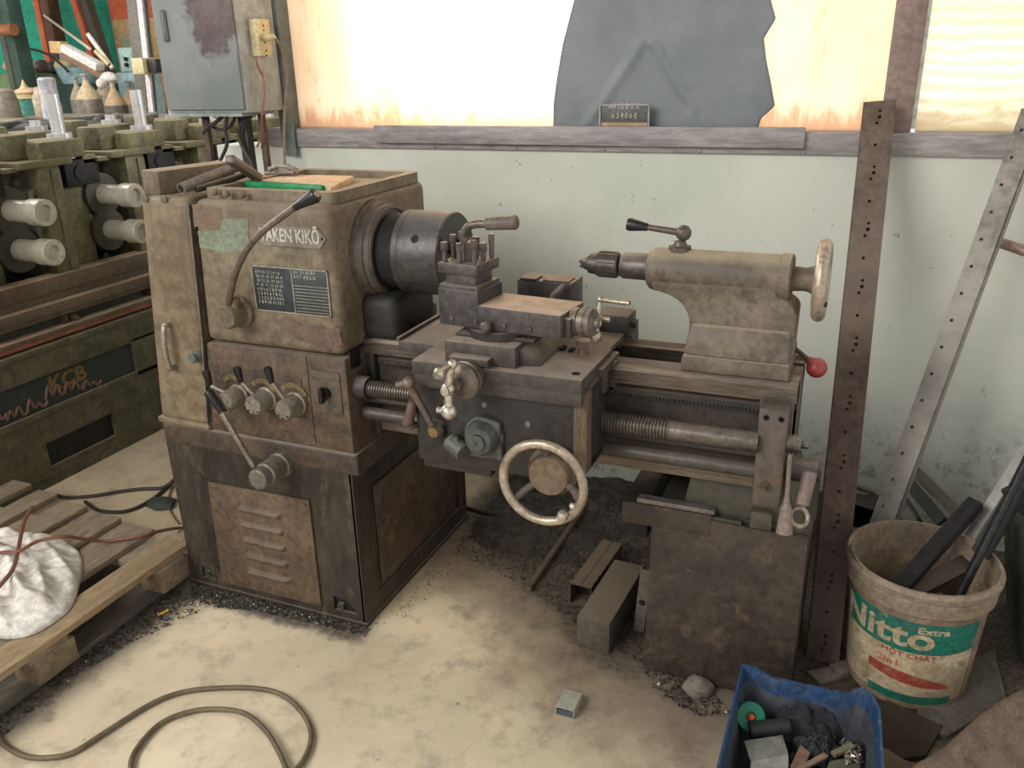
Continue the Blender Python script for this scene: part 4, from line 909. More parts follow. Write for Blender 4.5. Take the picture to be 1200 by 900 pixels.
m = M(); m.bar(a, b_, .016, .010, bev=.002); tag(m.build('white_stick', surf('white_stick', (204, 196, 180), (170, 160, 146), (120, 108, 96), .3, 20, .6)), 'short dirty white stick tucked beside the headstock tray', 'stick')

# ================================================================== FLOOR, FRONT
fz = lambda px, py: at(px, py, z=.009)
hp = [(-40, 835), (-8, 858), (6, 874), (28, 886), (55, 888), (85, 882), (125, 857), (175, 826), (210, 812), (245, 807), (290, 806), (325, 812), (350, 830), (364, 856), (360, 882), (345, 905), (320, 935), (270, 950), (200, 945), (160, 930), (153, 900), (160, 878), (185, 850), (215, 836), (248, 831), (285, 838), (310, 857), (325, 880), (336, 905), (345, 940)]
m = M(); m.tube([fz(*q)+Vector((0, 0, .007 if i > 24 else 0)) for i, q in enumerate(hp)], .0065, 12, 6)
tag(m.build('rubber_hose', hosem), 'long grey-brown hose looped on the concrete in front of the lathe', 'hose')
# small galvanised box
sb = thing('small_metal_box', at(660, 835, z=0), 'small open-ended pale metal box lying alone on the concrete', 'box')
a, b_, c, d = at(651, 838, z=0), at(675, 838, z=0), at(674, 806, z=.03), at(650, 806, z=.03)
m = M(); x0, x1, y0, y1 = a.x, b_.x, a.y, a.y+.068
m.box(x0, x1, y0, y1, .026, .028); m.box(x0, x1, y0, y1, 0, .002); m.box(x0, x0+.002, y0, y1, .002, .026); m.box(x1-.002, x1, y0, y1, .002, .026)
m.build('shell', surf('galvanised', (186, 186, 168), (170, 170, 154), None, .2, 20, .5, .3), sb)
m = M(); m.box(x0+.002, x1-.002, y0+.004, y1-.004, .002, .018, .001); m.build('insert', surf('insert_blue_grey', (78, 86, 92), (64, 72, 78)), sb)
m = M(); a, b_ = at(185, 721, z=.004), at(197, 715, z=.004); m.cyl(a, b_, .004, seg=12); tag(m.build('cigarette_butt', yellow), 'tiny yellow cigarette butt on the swarf beside the pallet', 'cigarette butt')
# rod, strip and steel sections under the bed
m = M(); a, b_ = at(619, 690, z=.012), at(690, 586, z=.03); m.cyl(a, b_, .0105, seg=18, bev=.001)
tag(m.build('round_rod', surf('rod_brown', (112, 98, 80), (92, 82, 70), (124, 92, 66), .3, 12, .55, .3)), 'round brown rod lying on the dirt behind the large handwheel', 'rod')
m = M(); m.bar(at(535, 592, z=.006), at(700, 640, z=.006), .012, .012); tag(m.build('flat_strip', black), 'long thin dark strip crossing the dirty floor under the bed', 'strip')
st = thing('steel_tube', (.57, .45, 0), 'hollow square tube with its open end forward, left of the two by the pedestal plate', 'steel section', 'steel sections on the floor beside the pedestal')
c = [at(*q, z=.078) for q in ((667, 681), (693, 691), (731, 638), (704, 631))]
u = ((c[2]+c[3])/2-(c[0]+c[1])/2).normalized(); m0 = (c[0]+c[1])/2; m1 = (c[2]+c[3])/2
def boxtube(m, p, q, w, h, t):
    u = (q-p).normalized(); s = u.cross(Vector((0, 0, 1))).normalized()
    for (ds, dz, ww, hh) in ((0, -t/2, w, t), (0, -h+t/2, w, t), (w/2-t/2, -h/2, t, h), (-w/2+t/2, -h/2, t, h)):
        o = s*ds+Vector((0, 0, dz)); m.bar(p+o, q+o, ww, hh)
m = M(); boxtube(m, m0, m1, .072, .078, .004); m.bar(m0+Vector((0, .003, .001)), m1+Vector((0, 0, .001)), .004, .002); m.build('tube_wall', surf('tube_dusty_brown', (86, 74, 64), (70, 62, 54), (96, 76, 58), .3, 8, .6, .2, dust=(112, 98, 84), dustamt=.6), st)
m = M(); m.bar(m0+u*.06-Vector((0, 0, .039)), m1-Vector((0, 0, .039)), .062, .066); m.build('inside', black, st)
m = M(); c = [at(*q, z=.10) for q in ((676, 721), (714, 733), (748, 676))]
m0 = (c[0]+c[1])/2; u = (c[2]-c[1]).normalized(); w_ = (c[1]-c[0]).length
m.bar(m0-Vector((0, 0, .05)), m0+u*.32-Vector((0, 0, .05)), w_, .10, bev=.006)
tag(m.build('steel_block', surf('block_dusty', (92, 84, 74), (76, 70, 62), None, .3, 8, .65, .1, dust=(112, 100, 86), dustamt=.6)), 'solid dusty square bar between the hollow tube and the pedestal plate', 'steel section', 'steel sections on the floor beside the pedestal')
ca = thing('channel_offcut', at(748, 742, z=0), 'short upright channel offcut leaning against the left edge of the pedestal plate', 'offcut')
a = at(745, 744, z=0)
m = M(); m.bar((a.x+.004, a.y+.02, .0), (a.x+.012, a.y+.05, .19), .03, .005, up=(0, 1, 0)); m.bar((a.x-.010, a.y+.035, .0), (a.x-.002, a.y+.065, .19), .005, .03, up=(0, 1, 0)); m.build('web', surf('offcut_grey', (96, 90, 80), (80, 74, 66)), ca)
m = M(); a1 = at(752, 706, y=a.y+.03); m.cyl(a1, a1+Vector((0, -.004, 0)), .008, seg=12); m.build('hole', black, ca)
m = M(); a, b_ = at(748, 582, y=.12), at(838, 603, y=.12); m.bar((a.x, .12, .514), (b_.x, .12, .514), .026, .012, bev=.001)
tag(m.build('flat_bar', surf('flat_bar_grey', (134, 124, 116), (112, 104, 98), None, .2, 9, .4, .4)), 'light grey flat bar lying on top of the tail pedestal under the bed', 'bar')
# swarf and dirt
def inpoly(x, y, P):
    r = False
    for i in range(len(P)):
        (x1, y1), (x2, y2) = P[i-1], P[i]
        if (y1 > y) != (y2 > y) and x < (x2-x1)*(y-y1)/(y2-y1)+x1: r = not r
    return r
def flakes(name, poly, nfl, size, mats, label, zf=lambda x, y: 0, edge=None):
    t = bmesh.new(); xs = [p[0] for p in poly]; ys = [p[1] for p in poly]; k = 0; mi = []
    while k < nfl:
        x, y = random.uniform(min(xs), max(xs)), random.uniform(min(ys), max(ys))
        if not inpoly(x, y, poly): continue
        k += 1; s = size*random.uniform(.4, 1.3); z = zf(x, y)+random.uniform(.0005, .004)
        R = Matrix.Rotation(random.uniform(0, 6.3), 3, 'Z') @ Matrix.Rotation(random.uniform(-.9, .9), 3, 'X') @ Matrix.Rotation(random.uniform(-.6, .6), 3, 'Y')
        w_ = s*random.uniform(.2, .5)
        P_ = [Vector((-s, -w_, 0)), Vector((0, -w_, s*.35)), Vector((0, w_, s*.35)), Vector((-s, w_, 0)), Vector((s, -w_*.6, 0)), Vector((s, w_*.6, 0))]
        v = [t.verts.new(Vector((x, y, z+s*.3))+R @ q) for q in P_]
        f1 = t.faces.new((v[0], v[1], v[2], v[3])); f2 = t.faces.new((v[1], v[4], v[5], v[2]))
        f1.material_index = f2.material_index = 0 if random.random() < .35 else 1
    m = M(); me = bpy.data.meshes.new('t'); t.to_mesh(me); t.free(); m.bm.from_mesh(me)
    return tag(m.build(name, mats), label, 'swarf', kind='stuff')
pg_ = [(-.66, -.005), (-.60, -.075), (-.50, -.085), (-.35, -.055), (-.15, -.045), (.02, -.04), (.02, -.005)]
flakes('swarf', pg_, 1700, .0042, [swarfm, swarfd], 'grey steel swarf strewn along the foot of the lathe')
pg_ = [(-.75, -.02), (-.56, -.06), (-.52, -.12), (-.60, -.30), (-.64, -.50), (-.62, -.72), (-.72, -.80), (-.78, -.60), (-.76, -.30)]
flakes('swarf', pg_, 2600, .0042, [swarfm, swarfd], 'dark strip of steel swarf along the right side of the pallet')
def pile(x, y):
    e = min(max((y-.50)/.35, 0), 1)*min(max((x-.02)/.12, 0), 1)
    return .036*e*e*(3-2*e)*(.55+.9*noise.noise((x*7, y*7, 1)))+.012*e*noise.noise((x*30, y*30, 2))+(.012*e)-.001
m = M(); m.heap(lambda u, v: Vector((.01+.82*u, .42+.675*v, pile(.01+.82*u, .42+.675*v))), 90, 80)
tag(m.build('dirt_pile', surf('swarf_dirt', (78, 70, 60), (54, 49, 43), (100, 88, 70), .35, 22, .9, bump=.6, fine=.5)), 'dark heap of swarf and dirt banked against the wall under the bed', 'dirt', kind='stuff')
pg_ = [(.06, .45), (.35, .36), (.62, .20), (.80, .12), (.80, 1.05), (.02, 1.05)]
flakes('swarf', pg_, 5500, .0045, [swarfd, swarfd], 'coarse dark swarf spread on the floor under the lathe bed', zf=lambda x, y: max(0, pile(x, y)))
pg_ = [(.80, .11), (.86, .03), (.98, -.02), (1.05, .02), (1.0, .10)]
flakes('swarf', pg_, 350, .005, [swarfm, swarfd], 'small patch of swarf in front of the pedestal plate')
pg_ = [(.0, -.03), (.10, .1), (.12, .5), (.03, .70), (.01, .70), (.005, .0)]
flakes('swarf', pg_, 260, .003, [swarfm, swarfd], 'loose swarf along the right side of the headstock pedestal')
def lump(name, c, r, mat, label, cat, sq=(1, 1, .6), seed=0):
    t = bmesh.new(); bmesh.ops.create_icosphere(t, subdivisions=3, radius=1)
    for v in t.verts:
        n_ = 1+.35*noise.noise(v.co*1.3+Vector((seed, 0, 0)))+.12*noise.noise(v.co*4+Vector((seed, 0, 0)))
        v.co = Vector((v.co.x*r*sq[0]*n_, v.co.y*r*sq[1]*n_, max(-.35, v.co.z)*r*sq[2]*n_))
    zmin = min(v.co.z for v in t.verts)
    for v in t.verts: v.co += Vector(c)-Vector((0, 0, zmin))
    m = M(); m._add(t); return tag(m.build(name, mat, sharp=60), label, cat)
c = at(818, 806, z=0); lump('concrete_lump', (c.x, c.y-.01, 0), .038, concm, 'pale broken lump of concrete at the foot of the pedestal plate', 'rubble', seed=4)

# ================================================================== PALLET, SACK, CABLES
pa = thing('wooden_pallet', (-1.0, -.4, 0), 'weathered wooden pallet at the lower left with a white sack on it', 'pallet')
bd_ = [(-.752, -.655, .02), (-.948, -.823, .04), (-1.122, -.989, .06), (-1.281, -1.166, .08), (-1.44, -1.346, .11), (-1.60, -1.506, .135)]
for i, (x0, x1, ye) in enumerate(bd_):
    m = M(); m.box(x0, x1, -1.15, ye, .120, .142, .003)
    m.build('deck_board', wood if i == 0 else woodg, pa)
for (y0, y1) in ((-.12, -.005), (-.57, -.45), (-1.12, -1.0)):
    m = M(); m.box(-1.62, -.665, y0, y1, .096, .1205, .002); m.build('cross_board', woodg, pa)
    for (x0, x1) in ((-.755, -.665), (-1.16, -1.06), (-1.60, -1.5)):
        m = M(); m.box(x0, x1, y0+.01, y1+.02, .022, .097, .004); m.build('block', surf('pallet_block', (150, 132, 106), (130, 114, 92), (104, 88, 70), .35, 8, .85, bump=.35), pa)
for (x0, x1) in ((-.79, -.69), (-1.16, -1.06), (-1.60, -1.5)):
    m = M(); m.box(x0, x1, -1.14, .03, 0, .022, .002); m.build('bottom_board', surf('bottom_board_grey', (108, 100, 88), (88, 82, 74), (70, 62, 54), .3, 7, .85, stretch=(3, .4, 3)), pa)
def sackf(u, v):
    a, b = u*2-1, v*2-1; k = max(abs(a), abs(b)); l = math.hypot(a, b) or 1; a, b = a*k/l, b*k/l; r = k
    w_ = 1+.16*noise.noise((math.atan2(b, a)*1.1, 4, 2))*r
    x = -1.09+.385*a*w_; y = -.365+.205*b*w_+.03*math.sin(a*5)*r-.04*a
    e = max(0, 1-r**3)**.5
    rid = abs(noise.noise((x*6+y*5, y*9, 3))); rid2 = abs(noise.noise((x*13, y*17-x*9, 7)))
    z = .143+e*(.020+.055*max(0, .35+.9*noise.noise((x*3.4, y*3.4, 1)))+.060*(.35-rid)*1.0+.045*rid2)
    return Vector((x, y, max(.1435, z)))
m = M(); m.heap(sackf, 110, 110); so = m.build('white_sack', sackm, sharp=180)
md = so.modifiers.new('thickness', 'SOLIDIFY'); md.thickness = .003; md.offset = 1
tag(so, 'crumpled dirty white sack lying on the pallet boards', 'sack')
m = M()
pts = [at(*q, z=.235) for q in ((38, 594), (28, 612), (22, 640), (16, 665), (2, 684), (-15, 700))]; m.tube(pts, .006, 8, 5)
tag(m.build('loose_cable', redc), 'thick reddish cable end running down over the left of the white sack', 'cable')
m = M()
pts = [at(*q, z=z) for q, z in (((-20, 660), .23), ((0, 648), .235), ((22, 646), .24), ((45, 634), .24), ((75, 629), .235), ((100, 632), .19), ((125, 634), .155), ((165, 628), .155), ((185, 623), .13), ((200, 620), .03), ((215, 618), .008))]; m.tube(pts, .0055, 8, 5)
tag(m.build('loose_cable', redc), 'long brown cable crossing the white sack and the pallet towards the lathe', 'cable')
m = M(); pts = [at(*q, z=.008) for q in ((64, 580), (80, 583), (110, 581), (140, 576), (165, 573), (188, 572))]+[at(200, 566, z=.03), at(206, 562, z=.03)]; m.tube(pts, .007, 8, 5)
tag(m.build('floor_cable', cablem), 'dark cable on the floor behind the pallet, the straighter of two', 'cable', 'cables on the floor behind the pallet')
m = M(); pts = [at(*q, z=.008) for q in ((100, 588), (115, 598), (140, 600), (160, 595), (180, 584), (195, 571), (206, 560))]; m.tube(pts, .007, 8, 5)
tag(m.build('floor_cable', cablem), 'dark cable curving on the floor behind the pallet into the lathe corner', 'cable', 'cables on the floor behind the pallet')
m = M(); pts = [at(*q, z=.006) for q in ((203, 568), (198, 582), (200, 600), (210, 614))]; m.tube(pts, .003, 6, 5); tag(m.build('floor_cable', redc), 'thin reddish wire curled on the floor beside the lathe pedestal', 'cable', 'cables on the floor behind the pallet')
c = at(189, 592, z=0); lump('rag_scrap', (c.x, c.y, 0), .05, surf('dark_green_rag', (44, 50, 46), (64, 68, 64), None, .3, 14, .8), 'small dark green scrap on the floor left of the lathe', 'scrap', sq=(1.2, .8, .4), seed=8)

# ================================================================== RAILS LEANING ON THE WALL
def rail(name, b, t, w, lip, holes, mat, label, facing, xs=1.0, prof='L'):
    b, t = Vector(b), Vector(t); L_ = (t-b).length; u = (t-b).normalized()
    s = u.cross(Vector(facing)).normalized(); n_ = s.cross(u).normalized()
    if n_.dot(Vector(facing)) < 0: n_ = -n_
    if s.x < 0: s = -s
    m = M()
    m.holed([(-w/2, 0), (w/2, 0), (w/2, L_), (-w/2, L_)], [circ(a, c, r, 12) for a, c, r in holes], lambda p, q: b+s*p+u*q, -n_*.004)
    for k in lip:
        o = s*(k*(w/2-.002)); m.bar(b+o-n_*.018, t+o-n_*.018, .004, .036, up=n_)
    m.bar(b-n_*.020, t-n_*.020, w*.9, .004, up=n_)  # backing strip added so no wall light shows through the holes
    return tag(m.build(name, mat), label, 'rail', 'perforated rails leaning on the wall')
b_ = Vector((1.250, .315, 0)); t_ = at(1031, 118, y=1.03)
L_ = (t_-b_).length; hs_ = []
k = .05; j = 0
while k < L_-.03:
    if j % 2: hs_ += [(.0, k, .0045)]
    else: hs_ += [(-.002, k-.018, .0042), (.004, k, .0055), (.004, k+.018, .0042)]
    k += .083; j += 1
rail('perforated_rail', b_, t_, .088, (-1,), hs_, railm, 'upright brown steel rail with groups of holes leaning on the sill behind the tailstock', (-.15, -1, .25))
b2 = Vector((1.285, .40, 0)); t2 = at(1212, 128, y=1.02)
L2 = (t2-b2).length; hs_ = []; k = .1
while k < L2-.03: hs_.append((-.012, k, .0048)); k += .078
rail('angle_rail', b2, t2, .062, (1,), hs_, railg, 'light grey perforated angle rail leaning far to the right against the wall', (-.35, -1, .2))
m = M(); a, b_ = at(1174, 285, y=1.0), at(1212, 298, y=.96); m.cyl(a, b_, .015, seg=18); tag(m.build('wall_pipe', surf('pinkish_pipe', (176, 152, 140), (150, 130, 120), None, .2, 8, .45, .3)), 'short pinkish pipe at the right edge beside the grey angle rail', 'pipe')

# ================================================================== BUCKET AND ITS TOOLS
BC = Vector((1.456, .345, 0)); RB, RT, HB = .146, .170, .362
bk = thing('paint_bucket', BC, 'dirty cream paint bucket with a teal and red printed label, holding scrap steel', 'bucket')
m = M()
m.lathe(BC, (0, 0, 1), [(0, 0), (0, RB-.004), (.004, RB), (HB-.07, RT-.006), (HB-.066, RT-.002)], 72, close=False)
bb_ = m.build('bucket_body', pailm, bk)
def br_(z): return RB+(RT-.006-RB)*z/(HB-.07)
m = M(); m.lathe(BC, (0, 0, 1), [(HB-.072, RT-.004), (HB-.068, RT+.006), (HB-.036, RT+.008), (HB-.032, RT+.004), (HB-.026, RT+.004), (HB-.022, RT+.013), (HB-.010, RT+.014), (HB, RT+.008), (HB, RT+.001), (HB-.01, RT-.001), (HB-.08, RT-.010)], 72, close=False); m.build('rim', surf('dirty_rim', (142, 126, 108), (122, 108, 92), (98, 84, 70), .4, 9, .6), bk)
m = M(); m.lathe(BC, (0, 0, 1), [(HB-.02, RT-.0015), (.05, RB+.002), (.02, RB-.012), (.016, 0)], 72, close=False); m.build('inside_wall', pailin, bk)
def wrap(a, z, off=.0012):   # a: angle round the pail, 0 = towards the viewer
    t = math.radians(-90-7)+a; r = br_(z)+off
    return BC+Vector((r*math.cos(t), r*math.sin(t), z))
def band(name, a0, a1, f0, f1, mat, nn=40, off=.0010):
    t = bmesh.new(); rows = []
    for i in range(nn+1):
        a = math.radians(a0+(a1-a0)*i/nn); u = i/nn
        rows.append([t.verts.new(wrap(a, z, o)) for z, o in ((f0(u), .0), (f0(u), off), (f1(u), off), (f1(u), 0))])
    for A, B in zip(rows, rows[1:]):
        for k in range(3): t.faces.new((A[k], A[k+1], B[k+1], B[k]))
    bmesh.ops.recalc_face_normals(t, faces=t.faces); m = M(); m._add(t); return m.build(name, mat, bk)
band('teal_band', -70, 62, lambda u: .185-.008*math.sin(PI*u), lambda u: .268, tealp)
band('cream_label', -70, 62, lambda u: .03, lambda u: .184-.008*math.sin(PI*u), creamp, off=.0006)
band('red_swoosh', -32, 42, lambda u: .078-.006*u+.018*(1-u)**2-.0*u, lambda u: .078+.034*math.sin(PI*min(1, u*.9+.02))*(1-u*.35)+.040*(1-u)**3, redp, off=.0012)
band('teal_foot_band', -30, 48, lambda u: .022, lambda u: .045, tealp, off=.0012)
def btext(s, size, a0, z0, mat, sx, slope=0., bold=.0, name='lettering'):
    c = bpy.data.curves.new('t', 'FONT'); c.body = s; c.size = size; c.align_x = 'CENTER'; c.align_y = 'CENTER'; c.resolution_u = 3; c.offset = bold
    o = bpy.data.objects.new('t', c); COL.objects.link(o); dg = bpy.context.evaluated_depsgraph_get(); me = bpy.data.meshes.new_from_object(o.evaluated_get(dg)); bpy.data.objects.remove(o)
    t = bmesh.new(); t.from_mesh(me)
    bmesh.ops.subdivide_edges(t, edges=[e for e in t.edges if e.calc_length() > .012], cuts=3)
    g = bmesh.ops.extrude_face_region(t, geom=list(t.faces)); nv = {v for v in g['geom'] if isinstance(v, bmesh.types.BMVert)}
    for v in t.verts: v.co = wrap(math.radians(a0)+v.co.x*sx/.165, z0+v.co.y, .0022 if v in nv else .0008)
    bmesh.ops.recalc_face_normals(t, faces=t.faces); m = M(); m._add(t); return m.build(name, mat, bk)
btext('Nitto', .088, -24, .220, creamp, 1.35, bold=.0022)
btext('Extra', .026, 19, .248, creamp, 1.35, bold=.0006)
btext('MỘT CHẤT', .019, 2, .166, redp, 1.4)
btext('2in1', .030, -14, .135, surf('orange_print', (204, 120, 70), (186, 104, 66), (150, 120, 96), .3, 18, .5), 1.2)
def angle_bar(a, b, w, mat, name, label, cat='bar', up=(0, 0, 1), **k):
    m = M(); a, b = Vector(a), Vector(b); u = (b-a).normalized(); s = u.cross(Vector(up)).normalized(); n_ = s.cross(u)
    m.bar(a, b, w, .005, up=up); m.bar(a+s*(w/2)-n_*w*.4, b+s*(w/2)-n_*w*.4, .005, w*.8, up=up)
    return tag(m.build(name, mat), label, cat, **k)
ins = lambda px, py, z: at(px, py, z=z)
angle_bar(ins(1050, 690, .285), at(1143, 586, y=.50), .036, blackp, 'black_angle_bar', 'black painted angle bar slanting up to the right out of the bucket', up=(-.4, -.8, .5))
m = M(); m.bar(at(1112, 668, y=.46), at(1215, 505, y=.62), .026, .004, up=(-.4, -.8, .4)); tag(m.build('grey_flat_bar', surf('grey_bar', (120, 116, 112), (100, 96, 94), None, .2, 8, .4, .4)), 'grey flat bar rising behind the black angle bar to the right edge', 'bar')
m = M(); m.cyl(ins(1117, 712, .25), at(1206, 535, y=.40), .0115, seg=20); tag(m.build('black_pipe', surf('black_pipe', (40, 40, 42), (32, 32, 34), None, .2, 8, .35, .2)), 'round black pipe standing in the bucket and leaning to the right', 'pipe')
m = M(); m.bar(ins(1148, 650, .36), at(1203, 560, y=.44), .045, .006, up=(-.5, -.8, .3)); m.bar(at(1180, 572, y=.45), at(1205, 600, y=.45), .03, .02, up=(0, 1, 0)); tag(m.build('dark_clamp_bar', blackp), 'thick dark bar with a bump behind the black pipe at the right edge', 'bar')
m = M(); m.bar(ins(1052, 700, .27), ins(1150, 650, .31), .045, .005, up=(-.2, -.6, 1)); m.bar(ins(1056, 706, .255), ins(1150, 657, .29), .03, .014, up=(-.2, -.6, 1)); tag(m.build('brown_flat_bar', surf('brown_flat', (84, 72, 64), (68, 60, 56), (100, 80, 66), .3, 9, .5, .2)), 'short brown flat bar lying across inside the bucket', 'bar')
m = M(); m.cyl(ins(1060, 706, .25), ins(1104, 703, .26), .020, seg=24); tag(m.build('short_dark_tube', surf('tube_maroon', (64, 52, 52), (50, 42, 44), None, .2, 9, .35, .3)), 'short dark round tube end in the bottom of the bucket', 'tube')
m = M()
z0 = HB+.006; t1 = math.radians(186); t2_ = math.radians(262)
m.tube([BC+Vector(((RT+.003)*math.cos(t1+(t2_-t1)*k/8), (RT+.003)*math.sin(t1+(t2_-t1)*k/8), z0-.02*(k/8))) for k in range(9)], .0035, 8, 2); tag(m.build('bent_wire', surf('wire_steel', (150, 140, 128), (110, 100, 92), None, .2, 9, .3, .7)), 'bent wire lying on the left rim of the bucket', 'wire')
# flat strips and scrap behind the bucket
m = M(); m.bar(at(1071, 551, y=.98), at(1136, 614, y=.80), .034, .006, up=(-.5, -.6, .6)); m.cyl(at(1071, 551, y=.98)+Vector((0, .004, 0)), at(1071, 551, y=.98)+Vector((-.004, -.005, .003)), .017, seg=20); sp1 = tag(m.build('slotted_strip', surf('strip_olive_grey', (92, 84, 70), (76, 70, 60), None, .2, 8, .5, .2)), 'round-ended flat strip leaning on the wall behind the bucket', 'strip')
m = M(); m.bar(at(1060, 560, y=.94), at(1104, 612, y=.80), .036, .02, up=(-.5, -.6, .6)); m.bar(at(1052, 570, y=.92), at(1078, 610, y=.80), .008, .03, up=(-.5, -.6, .6)); tag(m.build('dark_channel', surf('dark_channel', (60, 56, 50), (48, 46, 44))), 'dark channel strip left of the round-ended strip behind the bucket', 'strip')
m = M(); m.bar(at(988, 565, y=.86), at(1026, 578, y=.86), .02, .014, bev=.002); tag(m.build('wood_offcut', surf('offcut_olive', (104, 94, 74), (88, 80, 64))), 'thin olive wooden strip between the two leaning rails', 'offcut')
def slab(name, pts, z, th, mat, label, cat):
    m = M(); q = [at(*p, z=z) for p in pts]; m.prism([(p.x, p.y) for p in q], lambda u, v: Vector((u, v, z-th)), (0, 0, th), bev=.0015); return tag(m.build(name, mat), label, cat)
slab('scrap_board', [(985, 690), (1000, 640), (1030, 600), (1000, 590), (975, 640)], .16, .02, surf('board_brown', (88, 76, 60), (72, 64, 52)), 'brown board wedged between the brown rail and the bucket', 'board')
m = M(); m.box(1.20, 1.42, .80, 1.05, 0, .16, .01, .2); m.box(1.30, 1.55, .72, .95, 0, .09, .01, -.3); tag(m.build('scrap_box', surf('scrap_dark', (70, 62, 52), (54, 50, 44), (90, 76, 58), .3, 8, .8)), 'dark scrap blocks on the floor at the wall behind the rails', 'scrap')
slab('grey_board', [(1090, 795), (1165, 760), (1180, 820), (1110, 862), (1068, 850)], .012, .012, surf('grey_board', (104, 98, 88), (90, 84, 76), (76, 70, 62), .3, 8, .8), 'grey cement board on the floor right of the bucket', 'board')
slab('brown_board', [(1020, 842), (1040, 820), (1105, 850), (1085, 885), (1045, 890)], .016, .014, surf('brown_floor_board', (84, 72, 60), (70, 62, 54), (100, 84, 66), .3, 8, .8), 'dark brown board on the floor in front of the bucket', 'board')
slab('concrete_chip', [(945, 786), (975, 780), (985, 793), (962, 800)], .012, .012, concm, 'flat pale concrete chip behind the back edge of the blue bin', 'rubble')
slab('concrete_chip', [(972, 778), (992, 772), (1000, 784), (985, 790)], .02, .02, concm, 'small grey concrete chip between the blue bin and the bucket', 'rubble')
slab('wood_scrap', [(1030, 872), (1060, 890), (1085, 898), (1080, 915), (1035, 905)], .02, .012, surf('scrap_tan', (142, 122, 98), (118, 102, 84)), 'tan wood scrap on the floor right of the blue bin', 'board')
# curved brown sheet, bottom right
T = [at(px, py, z=.15) for px, py in ((1040, 925), (1077, 893), (1098, 882), (1120, 864), (1138, 847), (1155, 833), (1178, 818), (1205, 804), (1240, 790))]
m = M(); n_ = len(T)-1
def shf2(u, v):
    k = min(n_-1, int(u*n_)); f = u*n_-k; p = T[k].lerp(T[k+1], f)
    return p+Vector((.05*v+.03*math.sin(v*PI), -.13*v, -.148*v))
m.heap(shf2, 48, 12); so = m.build('curved_steel_sheet', rustsheet, sharp=180); md = so.modifiers.new('thickness', 'SOLIDIFY'); md.thickness = .004
tag(so, 'curved brown steel sheet with rust spots in the lower right corner', 'sheet')
# dark green machine cover at the right edge
m = M(); m.hexa([(1.74, .46, 0), (2.2, .40, 0), (2.2, .80, 0), (1.74, .80, 0), (1.665, .44, .42), (2.2, .38, .42), (2.2, .80, .42), (1.665, .80, .42)], .035, 4)
tag(m.build('machine_cover', greencov), 'dark green dented machine cover at the right edge beside the bucket', 'cover')

# ================================================================== BLUE BIN
bn = thing('blue_bin', (1.235, -.15, 0), 'blue plastic bin with a grey dirty inside, at the bottom edge full of scrap', 'bin')
ZR = .17
a, b_ = at(870, 781, z=ZR), at(1022, 806, z=ZR)
BX, BXr, BY = a.x, b_.x+.004, a.y
top = [(BX, BY), (BX+.03, BY+.004), (BX+.07, BY-.004), (BX+.20, BY+.004), (BX+.235, BY+.002), (BXr-.03, BY+.012), (BXr-.008, BY+.002), (BXr+.012, BY-.04), (BXr+.03, BY-.42), (BX-.0, BY-.42), (BX-.0, BY-.2)]
dz = [.004, .004, -.008, -.013, -.008, .009, .006, 0, 0, 0, 0]
def bin_ring(s, z, off=0):
    cx, cy_ = (BX+BXr)/2, BY-.21
    return [Vector((cx+(x-cx)*s, cy_+(y-cy_)*s, z+(d if z > .1 else 0))) for (x, y), d in zip(top, dz)]
def shell(rings, mat, name):
    t = bmesh.new(); R_ = [[t.verts.new(p) for p in r] for r in rings]
    for A, B in zip(R_, R_[1:]):
        for i in range(len(A)): t.faces.new((A[i], A[(i+1) % len(A)], B[(i+1) % len(A)], B[i]))
    bmesh.ops.recalc_face_normals(t, faces=t.faces); m = M(); m._add(t); o = m.build(name, mat, bn)
    return o, R_
o, _ = shell([bin_ring(.86, .002), bin_ring(.985, ZR-.012), bin_ring(1.02, ZR-.012), bin_ring(1.02, ZR), bin_ring(.985, ZR), bin_ring(.965, ZR-.03), bin_ring(.955, ZR-.05)], bluep, 'bin_wall')
o, _ = shell([bin_ring(.958, ZR-.042), bin_ring(.84, .008), bin_ring(.01, .008)], greyin, 'inside_wall')
zc = .06
def bp(px, py, z=.09): return at(px, py, z=z)
gr = thing('green_reel', bp(880, 838, .10), 'green plastic reel with a small orange centre in the blue bin', 'reel')
c = bp(880, 840, .105)
ax = Vector((.35, -.75, .65)).normalized()
m = M(); m.lathe(c, ax, [(-.02, .030), (-.018, .034), (0, .034), (.002, .032), (.002, .012), (-.004, .010), (-.004, 0)], 32); m.build('flange', surf('reel_teal_green', (24, 122, 92), (22, 106, 82), None, .2, 14, .5), gr)
m = M(); m.ball(c+ax*.002, .009, (1, 1, .6)); m.build('centre', orangeg, gr)
m = M(); m.cyl(bp(878, 856, .085), bp(925, 850, .095), .019, seg=22, bev=.003); tag(m.build('black_tube', surf('rubber_black', (46, 48, 48), (38, 40, 40))), 'thick black rubber tube across the left of the blue bin', 'tube')
def cloth(name, cx_, cy__, rx, ry, z0, h, mat, label, seed):
    def f(u, v):
        x, y = (u-.5)*2, (v-.5)*2; r = math.sqrt(x*x+y*y); e = max(0, 1-r*r)**.6
        return Vector((cx_+x*rx*(1+.15*noise.noise((x*2, y*2, seed))), cy__+y*ry*(1+.15*noise.noise((x*2, y*2, seed+9))), z0+h*e*(.8+.6*noise.noise((x*2.5, y*2.5, seed)))+.012*noise.noise((x*7, y*7, seed))*e))
    m = M(); m.heap(f, 50, 50); o = m.build(name, mat, sharp=180); md = o.modifiers.new('thickness', 'SOLIDIFY'); md.thickness = .002
    return tag(o, label, 'cloth')
p = bp(945, 838, .09); cloth('dark_cloth', p.x, p.y, .085, .050, .045, .075, ragm, 'dark grey cloth rag crumpled at the back of the blue bin', 2)
